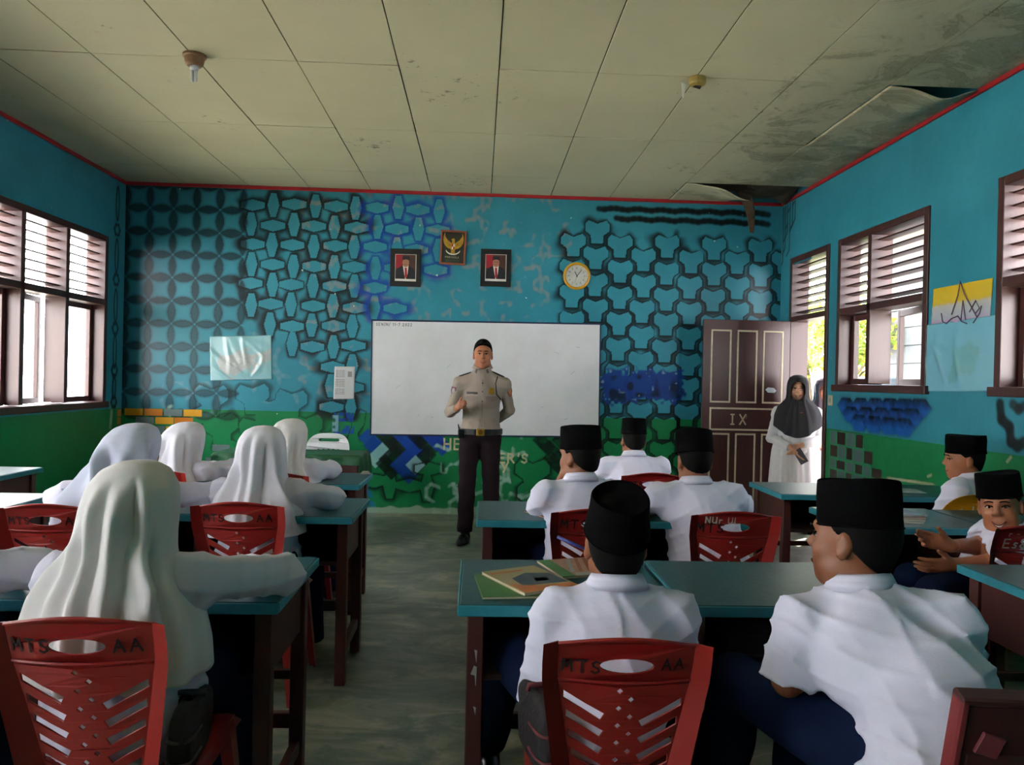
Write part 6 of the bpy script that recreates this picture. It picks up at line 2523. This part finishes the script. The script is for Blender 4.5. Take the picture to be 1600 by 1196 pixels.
girl('girl in a bluish veil in the second row by the left wall', (-1.60, 3.24), (-1.445, 3.29, 1.025), .87, -.05, .185, (-.35, 0, 0),
     dict(elR=(-1.135, 3.44, .815), wrR=(-1.28, 3.60, .79), elL=(-1.83, 3.4, .80), wrL=(-1.68, 3.58, .79), shL=(-1.70, 3.25, .85), shR=(-1.33, 3.27, .86), chest=(-1.55, 3.26, .78)),
     vm=VBLUE, folds=((BK - .6, .02, .22, .3, .75, lambda v: 1.4 * (v - .3)), (BK + .2, .016, .2, .35, .8, lambda v: 1.5 * (v - .3)), (BK + .9, .016, .2, .3, .7, lambda v: 1.2 * (v - .3)),
                      (BK - 1.3, .016, .25, .4, .9, lambda v: .8 * (v - .3))),
     vk=dict(w=1.06, long=.40, xs=-.07), seed=6, ripple=.008, nr=5, shirtkw=dict(wide=(1.2, 1.2)))
girl('far girl in a white veil looking to the right, beside the blue wall', (-1.69, 4.40), (-1.695, 4.52, .955), .80, -.45, .16, (-.35, -.1, 0),
     dict(elR=(-1.44, 4.60, .80), wrR=(-1.52, 4.76, .79)), h=.012, vm=VWHITE,
     folds=((BK - .3, .022, .2, .3, .8, lambda v: -.9 * (v - .3)), (BK + .5, .018, .2, .25, .8, lambda v: .9 * (v - .3)), (BK - 1.0, .02, .22, .35, 1, lambda v: -.4 * v)),
     vk=dict(w=1.08, long=.38), seed=8, ripple=.008, nr=5)
girl('girl in a long white veil in the second row beside the aisle', (-.955, 3.37), (-.957, 3.43, 1.015), .85, 0., .16, (-.08, 0, 0),
     dict(elR=(-.665, 3.53, .80), wrR=(-.80, 3.68, .79), elL=(-1.17, 3.5, .79), wrL=(-1.05, 3.66, .79)), vm=VWHITE,
     folds=((BK + .12, .018, .2, .2, 1., lambda v: -.12 * v), (BK - .35, .012, .14, .2, 1., lambda v: .1 * v), (BK + .62, .02, .16, .3, .8, lambda v: .9 * max(0, v - .35)),
            (BK - .9, .012, .2, .4, 1., lambda v: .1)), vk=dict(w=.97, long=.46), seed=5, ripple=.004)
girl('far girl in a cream veil partly behind the second row aisle girl', (-1.065, 4.33), (-1.085, 4.47, .99), .83, -.2, .155, (-.2, -.05, 0),
     dict(elR=(-.865, 4.55, .805), wrR=(-.95, 4.72, .79)), h=.012, vm=VCREAM,
     folds=((BK + .3, .02, .2, .3, .9, lambda v: .5 * v), (BK - .4, .016, .2, .2, .9, lambda v: .2 * v)), vk=dict(w=.95, long=.42), seed=11)

# --- officer ------------------------------------------------------------------
OB = (.022, 6.33)
J = joints(OB, (.028, 6.30, 1.565), 1.335, PI, .182, seat=.84, seated=False)
for k, v in dict(elR=(-.232, 6.29, 1.085), wrR=(-.168, 6.09, 1.125), elL=(.262, 6.39, 1.105), wrL=(.12, 6.47, .98), hipR=(-.062, 6.33, .89), hipL=(.105, 6.33, .89),
                 knR=(-.082, 6.31, .48), knL=(.118, 6.34, .48), anR=(-.088, 6.34, .085), anL=(.125, 6.37, .085), toeR=(-.125, 6.2, .03), toeL=(.16, 6.23, .03)).items():
    J[k] = A(*v)
of = Figure('person', 'smiling officer in tan shirt giving a thumbs up before the whiteboard', J, .0065, .97, SKIN2, (0, 0, 0), base=OB)
of.body({'R': dict(d=A(.25, -.9, .35), across=A(0, .2, 1), nrm=A(1, .3, 0), curl=(1.45, 1.5, 1.5, 1.5), thumb=A(.45, -.25, 1)),
         'L': dict(d=A(-1, .1, -.1), across=A(0, .2, 1), nrm=A(0, 1, 0))})
of.face(.02)
of.hair(cap=False, low=-.05, lift=.008)
TAN = mat('uniform_tan', '#95877c', .85, .06, 6, .05, 250)
DKBR = mat('uniform_dark_brown', '#2b2125', .9, .12, 8, .04, 200, spec=.08)
of.shirt(TAN, 'long', hem=.93, infl=.014, fold=.004, seed=3, name='uniform_shirt', wide=(1.02, 1.08))
of.trousers(DKBR, infl=.016, top=.945, fold=.004)
of.shoes()
r = of.root
LEA = mat('black_leather', '#0e0e10', .28, .1)
n = 40
q = MB()
V = []
for rr, z in ((1., 0), (1.035, .002), (1.035, .046), (1., .048)):
    for k in range(n):
        a = 2 * PI * k / n
        V.append((.178 * rr * math.cos(a), .142 * rr * math.sin(a), .905 + z))
q.add(V, [(i * n + k, i * n + (k + 1) % n, (i + 1) * n + (k + 1) % n, (i + 1) * n + k) for i in range(3) for k in range(n)])
q.build('belt', LEA, r)
GOLD2 = mat('brass', '#a9822a', .35, .15, 40, metal=.7)
bk = MB().box(-.034, .034, -.160, -.146, .90, .957).build('belt_buckle', GOLD2, r, .005)
flat(MB(), ellipse(0, .928, .018, .02, 14), -.160, .002).build('buckle_crest', mat('brass_dark', '#6f5318', .4, metal=.6), bk)
MB().box(-.185, -.135, -.105, -.06, .87, .95).build('belt_pouch', LEA, r, .008)
MB().tube([(-.175, -.06, .95), (-.185, -.08, .985), (-.18, -.1, .95)], .004, 6).build('key_loop', LEA, r)


def on_chest(x, z, y0=-.3):
    """front surface of the shirt at person-space (x, z)"""
    t = on_chest.tree.ray_cast(Vector((x, y0, z)), Vector((0, 1, 0)))
    return t[0].y if t[0] else -.11


from mathutils.bvhtree import BVHTree
_sh = [c for c in r.children if c.name.startswith('uniform_shirt')][0]
on_chest.tree = BVHTree.FromPolygons([v.co for v in _sh.data.vertices], [tuple(p.vertices) for p in _sh.data.polygons])


def appl(poly, m, name, t=.003, sub=4):
    """badge or pocket laid on the shirt front"""
    # fan of the outline with a centre point so that it follows the chest
    cx, cz = sum(p[0] for p in poly) / len(poly), sum(p[1] for p in poly) / len(poly)
    P = [(a, on_chest(a, b) - t, b) for a, b in poly]
    c = (cx, min(on_chest(cx, cz), sum(p[1] + t for p in P) / len(P)) - t, cz)
    n = len(P)
    V = P + [(a, y + t + .004, b) for a, y, b in P] + [c]
    F_ = [(i, (i + 1) % n, 2 * n) for i in range(n)] + [(i, n + i, n + (i + 1) % n, (i + 1) % n) for i in range(n)]
    return MB().add(V, F_).build(name, m, r)


TAN2 = mat('uniform_tan_flap', '#84766c', .85, .06, 6)
for s in (-1, 1):
    cx = s * .078 + .006
    pk = appl([(cx - .046, 1.125), (cx, 1.115), (cx + .046, 1.125), (cx + .046, 1.21), (cx - .046, 1.21)], mat('uniform_tan_pocket', '#8d7f75', .85, .06, 6), 'pocket', .006)
    appl([(cx - .049, 1.195), (cx, 1.178), (cx + .049, 1.195), (cx + .049, 1.222), (cx - .049, 1.222)], TAN2, 'pocket_flap', .010)
    MB().lathe([(.0001, -.002), (.005, -.001), (.005, .001), (.0001, .002)], 10).build('button', TAN2, r, M=Matrix.Translation((cx, on_chest(cx, 1.193) - .008, 1.193)) @ RX)
    # epaulette with dark slide
    sx = s * .135
    e0 = on_chest.tree.ray_cast(Vector((s * .085, .02, 1.6)), Vector((0, 0, -1)))[0]
    e1 = on_chest.tree.ray_cast(Vector((s * .19, .02, 1.6)), Vector((0, 0, -1)))[0]
    MB().bar(e0 + Vector((0, 0, .001)), e1 + Vector((0, 0, .001)), .062, .014, up=(0, 0, 1)).build('epaulette', DKBR, r, .004)
    # collar tab
    MB().prism([(-.009, -.016), (.009, -.02), (.009, .016), (-.009, .016)], 'y', -.002, .002).build('collar_tab', mat('tab_black', '#17120f', .5), r,
        M=Matrix.Translation((s * .045, -.104, 1.43)) @ Matrix.Rotation(s * .5, 4, 'Z') @ Matrix.Rotation(s * -.35, 4, 'Y'))
appl([(-.122, 1.238), (-.030, 1.238), (-.030, 1.256), (-.122, 1.256)], mat('name_tag', '#1b1a1c', .5), 'name_tag', .005)
appl([(.060, 1.245), (.085, 1.235), (.108, 1.247), (.104, 1.285), (.085, 1.298), (.064, 1.285)], GOLD2, 'gold_badge', .008)
appl([(.002, .97), (.014, .97), (.014, 1.36), (.002, 1.36)], TAN2, 'placket', .004)
for z in (1.02, 1.1, 1.18, 1.26, 1.33):
    MB().lathe([(.0001, -.002), (.005, -.001), (.005, .001), (.0001, .002)], 10).build('button', DKBR, r, M=Matrix.Translation((.008, on_chest(.008, z) - .005, z)) @ RX)
# sleeve badges
for s, c1, c2 in ((-1, '#6b3a4a', '#a9a0a6'), (1, '#8c3a1e', '#b06a2a')):
    e, sh_ = of.P('elR' if s < 0 else 'elL'), of.P('shR' if s < 0 else 'shL')
    p = sh_ + (e - sh_) * .30
    hit = on_chest.tree.ray_cast(Vector((p[0] + s * .035, -.35, p[2])), Vector((0, 1, 0)))
    y = hit[0].y if hit[0] else p[1] - .06
    hgt = .034 if s < 0 else .05
    pl = [(-.022, hgt), (.022, hgt), (.024, 0), (.012, -hgt * .8), (0, -hgt), (-.012, -hgt * .8), (-.024, 0)]
    Mx = Matrix.Translation((p[0] + s * .032, y - .004, p[2])) @ Matrix.Rotation(-s * -.5, 4, 'Z') @ Matrix.Rotation(s * -.2, 4, 'Y')
    sb = MB().prism(pl, 'y', -.002, .004).build('sleeve_badge', mat('badge_%d' % s, c1, .6), r, M=Mx)
    MB().prism(ellipse(0, .004, .013, hgt * .6, 12), 'y', -.0035, -.002).build('badge_crest', mat('badge_in_%d' % s, c2, .6), sb, M=Mx)
# braid at the left shoulder
MB().tube([(.13, -.10, 1.385), (.115, -.125, 1.33), (.125, -.125, 1.24), (.16, -.08, 1.20)], .005, 6).build('shoulder_cord', DKBR, r, smooth=True)

# --- teacher at the door --------------------------------------------------------
WB_ = (3.0, 7.03)
J = joints(WB_, (2.992, 6.99, 1.338), 1.12, PI - .38, .165, seat=.70, seated=False)
fr_, rr_ = J['f'], J['r']
mid = A(2.985, 6.98, 0) + fr_ * .155
J['wrR'] = A(*(mid + rr_ * .055)[:2], .80)
J['wrL'] = A(*(mid - rr_ * .045)[:2], .825)
J['elR'] = J['shR'] + rr_ * .055 + fr_ * .03 - A(0, 0, .25)
J['elL'] = J['shL'] - rr_ * .055 + fr_ * .03 - A(0, 0, .25)
wo = Figure('person', 'woman in black veil and white coat standing in the doorway', J, .0075, .93, mat('skin_light', '#c08c70', .5, .08, 14), (0, -.02, 0), base=WB_)
wo.body({'R': dict(d=-rr_ * .6 - A(0, 0, .7) + fr_ * .25, across=fr_ + A(0, 0, .2), nrm=-rr_ - fr_ * .3, curl=(.25, .3, .35, .4)),
         'L': dict(d=rr_ * .7 - A(0, 0, .55) + fr_ * .2, across=fr_ * .6 + A(0, 0, .7), nrm=-fr_ + rr_ * .2, curl=(.25, .3, .35, .4))})
wo.face(.018, True)
COAT = mat('coat_white', '#cfccd0', .8, .05, 6, .04, 200)
BLKV = mat('veil_black', '#17161d', .7, .15, 6, .03, 200)
wo.shirt(COAT, 'long', hem=.72, infl=.03, fold=.005, seed=2, wide=(1.1, 1.2), collar=False, name='coat_top')
hx, hy = (J['pelvis'] - wo.o)[:2]
cx, cy = hx * rr_[0] + hy * rr_[1], hx * fr_[0] + hy * fr_[1]
wo.veil([(.98, cx, cy, .10, .10, .08, .08), (.95, cx, cy, .16, .16, .125, .125), (.88, cx, cy, .185, .185, .145, .145), (.75, cx, cy, .205, .205, .155, .155), (.5, cx, cy, .225, .225, .165, .165), (.12, cx, cy, .25, .25, .18, .18)],
        COAT, op=False, ripple=.011, nr=9, name='coat_skirt', seed=4)
wo.shoes()
hx, hy = (J['head'] - wo.o)[:2]
cx, cy = hx * rr_[0] + hy * rr_[1], hx * fr_[0] + hy * fr_[1]
T = 1.338 + .128
wo.veil([(T, cx, cy, .004, .004, .004, .004), (T - .004, cx, cy, .04, .04, .05, .05), (T - .025, cx, cy, .073, .073, .085, .085), (T - .065, cx, cy, .09, .09, .103, .105), (T - .12, cx, cy, .094, .094, .108, .11),
         (T - .18, cx, cy, .093, .093, .104, .105), (T - .225, cx, cy, .10, .10, .098, .10), (T - .265, cx, cy, .14, .14, .10, .115), (T - .31, cx, cy - .01, .185, .185, .125, .135),
         (T - .38, cx, cy - .01, .21, .21, .16, .15), (T - .48, cx, cy - .01, .215, .215, .19, .16)],
        BLKV, folds=((PI / 2 - .5, .012, .15, .5, 1., lambda v: 0), (PI / 2 + .45, .012, .15, .5, 1., lambda v: 0)), ripple=.005, nr=8,
        hem=lambda th: -.12 * np.clip(np.sin(th), 0, 1) ** 2 + .02, name='head_veil', seed=9)
fc = [c for c in wo.root.children if c.name.startswith('face')][0]
q = MB()
for s in (-1, 1):
    y = wo.face_y(s * .031, .0) + .012
    el = [(s * .031 + .021 * math.cos(t), y, .001 + .0145 * math.sin(t)) for t in np.linspace(0, 2 * PI, 17)]
    q.tube(el, .0018, 5)
    q.tube([(s * .052, y, .004), (s * .074, .0, .006)], .0016, 5)
q.tube([(-.010, wo.face_y(0, .004) + .003, .004), (.010, wo.face_y(0, .004) + .003, .004)], .0016, 5)
q.build('spectacles', BLACKF, fc)
MB().box(-.005, .005, -.001, .001, 0, .004)
wp = mid - rr_ * .02
ph = MB().box(-.037, .037, -.005, .005, -.072, .072).build('phone', mat('phone_grey', '#3a3540', .3), None, .004, 2)
ph.location = Vector((*(mid - rr_ * .035 + fr_ * .045)[:2], .725))
ph.rotation_euler = (.25, .55, math.atan2(-fr_[0], fr_[1]))
tag(ph, 'grey phone held in the clasped hands of the woman in the doorway', 'phone')
MB().prism([(-.012, -.006), (.012, -.006), (.012, .006), (-.012, .006)], 'y', -.002, .002).build('brooch', mat('brooch_red', '#7a3a2a', .4), wo.root,
    M=Matrix.Translation(Vector(wo.o * 0 + (fr_ * .175 + (J['head'] - wo.o) * A(1, 1, 0) - rr_ * .03)) + Vector((0, 0, 1.12))) @ Matrix.Rotation(math.atan2(-fr_[0], fr_[1]), 4, 'Z'))

# --- second woman, peeping round the door post from outside ---------------------
PB = (3.475, 7.43)
J = joints(PB, (3.435, 7.40, 1.325), 1.11, PI - .35, .16, seat=.70, seated=False)
pw_ = Figure('person', 'woman in a dark veil peeping round the door post from outside', J, .009, .90, SKIN2, (.15, 0, 0), base=PB)
pw_.body()
pw_.face(.008)
pw_.shirt(COAT, 'long', hem=.70, infl=.02, seed=5, collar=False, name='blouse')
hx, hy = (J['pelvis'] - pw_.o)[:2]
cx, cy = hx * J['r'][0] + hy * J['r'][1], hx * J['f'][0] + hy * J['f'][1]
pw_.veil([(.95, cx, cy, .12, .12, .1, .1), (.9, cx, cy, .17, .17, .13, .13), (.75, cx, cy, .19, .19, .145, .145), (.12, cx, cy, .22, .22, .17, .17)], COAT, op=False, ripple=.01, nr=9, name='skirt', seed=4)
pw_.shoes()
hx, hy = (J['head'] - pw_.o)[:2]
cx, cy = hx * J['r'][0] + hy * J['r'][1], hx * J['f'][0] + hy * J['f'][1]
T = 1.325 + .122
pw_.veil([(T, cx, cy, .004, .004, .004, .004), (T - .004, cx, cy, .04, .04, .05, .05), (T - .025, cx, cy, .073, .073, .085, .085), (T - .065, cx, cy, .09, .09, .103, .105), (T - .12, cx, cy, .094, .094, .106, .11),
          (T - .18, cx, cy, .092, .092, .10, .105), (T - .225, cx, cy, .10, .10, .098, .10), (T - .265, cx, cy, .13, .13, .10, .115), (T - .34, cx, cy, .17, .17, .12, .13)],
         mat('veil_plum', '#3a2b36', .75, .1), ripple=.004, name='head_veil', seed=2)

# glasses' arm / pen at the near boy's ear
pe = MB().tube([(0, 0, 0), (-.075, .02, .028)], .0045, 8)
o = pe.build('pen', mat('pen_blue', '#3a4a96', .35, .25, 60), None, smooth=True)
o.location = (.290, 1.965, .925)
tag(o, 'blue pen tucked at the left ear of the boy on the nearest middle chair', 'pen')

# ================================================================== OUTSIDE
def ground_mat():
    return mat('yard_cement', '#b9b3a4', .8, .12, 2, .1, 30)


tag(MB().box(XR + WT, 14, -6, 16, -.12, -.02).build('yard_ground', ground_mat()), kind='structure').name = 'floor_yard'
tag(MB().box(-14, XL - WT, -6, 16, -.12, -.02).build('yard_ground', ground_mat()), kind='structure').name = 'floor_yard_left'
tag(MB().box(XR + WT, XR + WT + 1.25, -2, 9.0, -.02, -.002).build('veranda', mat('veranda_cement', '#c4beb0', .7, .1, 3)), kind='structure').name = 'floor_veranda'
# roof overhang on both sides; right one unseen, added to hold off sun
EAV = mat('eaves_board', '#8c8672', .7, .15, 4)
tag(MB().box(XR + WT, XR + WT + 1.3, -2.2, 8.4, 2.86, 2.92).build('eaves', EAV), kind='structure').name = 'sun_block_eaves'
tag(MB().box(XL - WT - .9, XL - WT, -2.2, 8.4, 2.86, 2.92).build('eaves', EAV), kind='structure').name = 'trim_5'

# grey plank house beyond the right windows
ho = empty('plank_house', (5.7, 7.0, 0), 0, 'weathered grey plank house wall outside the right hand windows', 'house')
PLK = mat('grey_plank', '#6a6a70', .8, .15, 3, .25, 40, col2='#7b7a7c', stretch=(1, .3, 6))
me = MB().box(-.02, .02, 0, 7.0, 0, .235).mesh('plank', .004)
for k in range(13):
    o = obj('plank', me, PLK, ho)
    o.location = (random.uniform(-.006, .006), -3.2 + random.uniform(-.02, .02), .02 + k * .24)
    o.rotation_euler = (0, .05, 0)
MB().box(.02, .08, -3.2, 3.8, 0, 3.2).build('inner_wall', mat('inner_grey', '#6e6c6c', .8), ho)
MB().box(-.6, .3, -3.5, 4.1, 3.2, 3.26).build('roof_sheet', mat('zinc', '#a9adb0', .5, .1, metal=.3), ho)
wd = empty('house_shutter', parent=ho)
MB().box(-.05, -.02, -1.5, -.8, 1.2, 2.0).build('shutter_board', mat('shutter_grey', '#5c636b', .7), wd)
# white corrugated fence seen through the door
fe = empty('corrugated_fence', (5.3, 12.4, 0), 0, 'white corrugated sheet fence seen through the doorway', 'fence')
ZN = mat('white_zinc', '#c3c6cc', .5, .06, 4)
for k in range(5):
    xs = np.linspace(0, .82, 60)
    V = []
    for z in (0, 1.75):
        for x in xs:
            V.append((x, .012 * math.sin(x / .076 * 2 * PI), z))
    me = np_mesh('fence_sheet', np.array(V), grid_quads(60, 2))
    o = obj('fence_sheet', me, ZN, fe, True)
    o.location = (-1.4 + k * .8, .012 * (k % 2), 0)
    o.modifiers.new('thick', 'SOLIDIFY').thickness = .002
for x in (-1.4, .2, 1.8):
    MB().box(x - .03, x + .03, .03, .09, 0, 1.8).build('post', PLK, fe)

# trees
LEAFG = mat('leaf_green', '#6f8f3c', .6, .35, 30, col2='#9aa83c')
LEAFY = mat('leaf_yellow', '#b5a53a', .6, .3, 30)
BARK = mat('bark', '#6b5a48', .85, .25, 12, .4, 30)


def tree(loc, h, rad, n, label, seed):
    r = np.random.default_rng(seed)
    t = empty('tree', loc, 0, label, 'tree', 'trees outside the door')
    q = MB()
    q.tube([(0, 0, 0), (.05, .02, h * .4), (-.03, .05, h * .75)], [.07, .055, .03], 8)
    for k in range(7):
        a = r.uniform(0, 6.3)
        z = h * r.uniform(.35, .7)
        q.tube([(0, 0, z), (math.cos(a) * rad * .5, math.sin(a) * rad * .5, z + rad * .4), (math.cos(a) * rad * .85, math.sin(a) * rad * .85, z + rad * .5)], [.025, .015, .006], 5)
    q.build('trunk', BARK, t, smooth=True)
    for m_, cnt in ((LEAFG, n), (LEAFY, n // 3)):
        V, Q = [], []
        for k in range(cnt):
            d = r.normal(size=3)
            d /= np.linalg.norm(d)
            c = A(0, 0, h * .78) + d * A(rad, rad, rad * .75) * r.uniform(.35, 1) ** .5
            a, b = r.normal(size=3), r.normal(size=3)
            a /= np.linalg.norm(a)
            b -= a * (a @ b)
            b /= np.linalg.norm(b)
            s = r.uniform(.04, .08)
            i = len(V)
            V += [c - a * s, c + b * s * .4, c + a * s, c - b * s * .4]
            Q.append((i, i + 1, i + 2, i + 3))
        me = np_mesh('foliage', np.array(V), np.array(Q))
        tag(obj('foliage', me, m_, t), kind='stuff')
    return t


tree((5.9, 11.2, -.02), 3.0, 1.1, 1500, 'leafy yellow green tree seen through the doorway', 1)
tree((4.5, 10.2, -.02), 2.6, .7, 900, 'small yellow green tree close outside the doorway, left of the fence', 2)
tree((5.15, 10.3, -.02), 2.7, .6, 900, 'small leafy tree outside the louvred window next to the door', 3)
# water butt by the plank wall
wbt = empty('water_drum', (5.0, 9.25, -.02), 0, 'dark grey drum standing on blocks outside the right hand window', 'drum')
MB().lathe([(.0, .75), (.27, .75), (.28, .78), (.27, .82), (.28, 1.05), (.27, 1.09), (.28, 1.12), (.27, 1.5), (.25, 1.52), (0, 1.52)], 24).build('drum_body', mat('drum_dark', '#4c545c', .5), wbt, smooth=False)
for dx in (-.18, .18):
    MB().box(dx - .1, dx + .1, -.25, .25, 0, .75).build('block', mat('block_grey', '#8a8880', .8), wbt)

# left: white washed building across the yard and a parked motor scooter
lb = empty('white_building', (-12.5, 6, 0), 0, 'bright white building far outside the left windows', 'building')
MB().box(-.2, .2, -9, 9, -.1, 4.2).build('wall', mat('whitewash', '#e2e2e0', .7), lb)
MB().box(-.6, 1.2, -9.3, 9.3, 4.2, 4.3).build('roof', mat('zinc2', '#b9bcc0', .5), lb)
scn = empty('motor_scooter', (-5.75, 10.05, -.02), .9, 'pale blue parked motor scooter outside the left window', 'scooter')
PB_ = mat('scooter_blue', '#6f7f96', .35)
for x in (-.6, .6):
    q = MB().lathe([(.14, -.045), (.25, -.045), (.27, 0), (.25, .045), (.14, .045), (.13, 0), (.14, -.045)], 28)
    q.build('wheel', BLACKF, scn, smooth=True, M=Matrix.Translation((x, 0, .27)) @ RX)
MB().prism([(-.75, .5), (-.2, .42), (.25, .3), (.5, .35), (.62, .85), (.5, .95), (.4, .5), (.1, .42), (-.1, .62), (-.75, .75)], 'y', -.13, .13).build('scooter_body', PB_, scn, .03)
MB().prism([(-.75, .76), (-.1, .7), (-.05, .78), (-.4, .84), (-.8, .86)], 'y', -.12, .12).build('seat', BLACKF, scn, .03)
MB().tube([(.6, -.3, 1.08), (.62, -.1, 1.0), (.62, .1, 1.0), (.6, .3, 1.08)], .018, 8).build('handlebar', BLACKF, scn)
for s in (-1, 1):
    MB().tube([(.6, s * .25, 1.06), (.62, s * .3, 1.2)], .008, 6).build('mirror_stem', BLACKF, scn)
    MB().box(-.01, .01, -.06, .06, -.04, .04).build('mirror', PB_, scn, .008, M=Matrix.Translation((.62, s * .3, 1.23)))
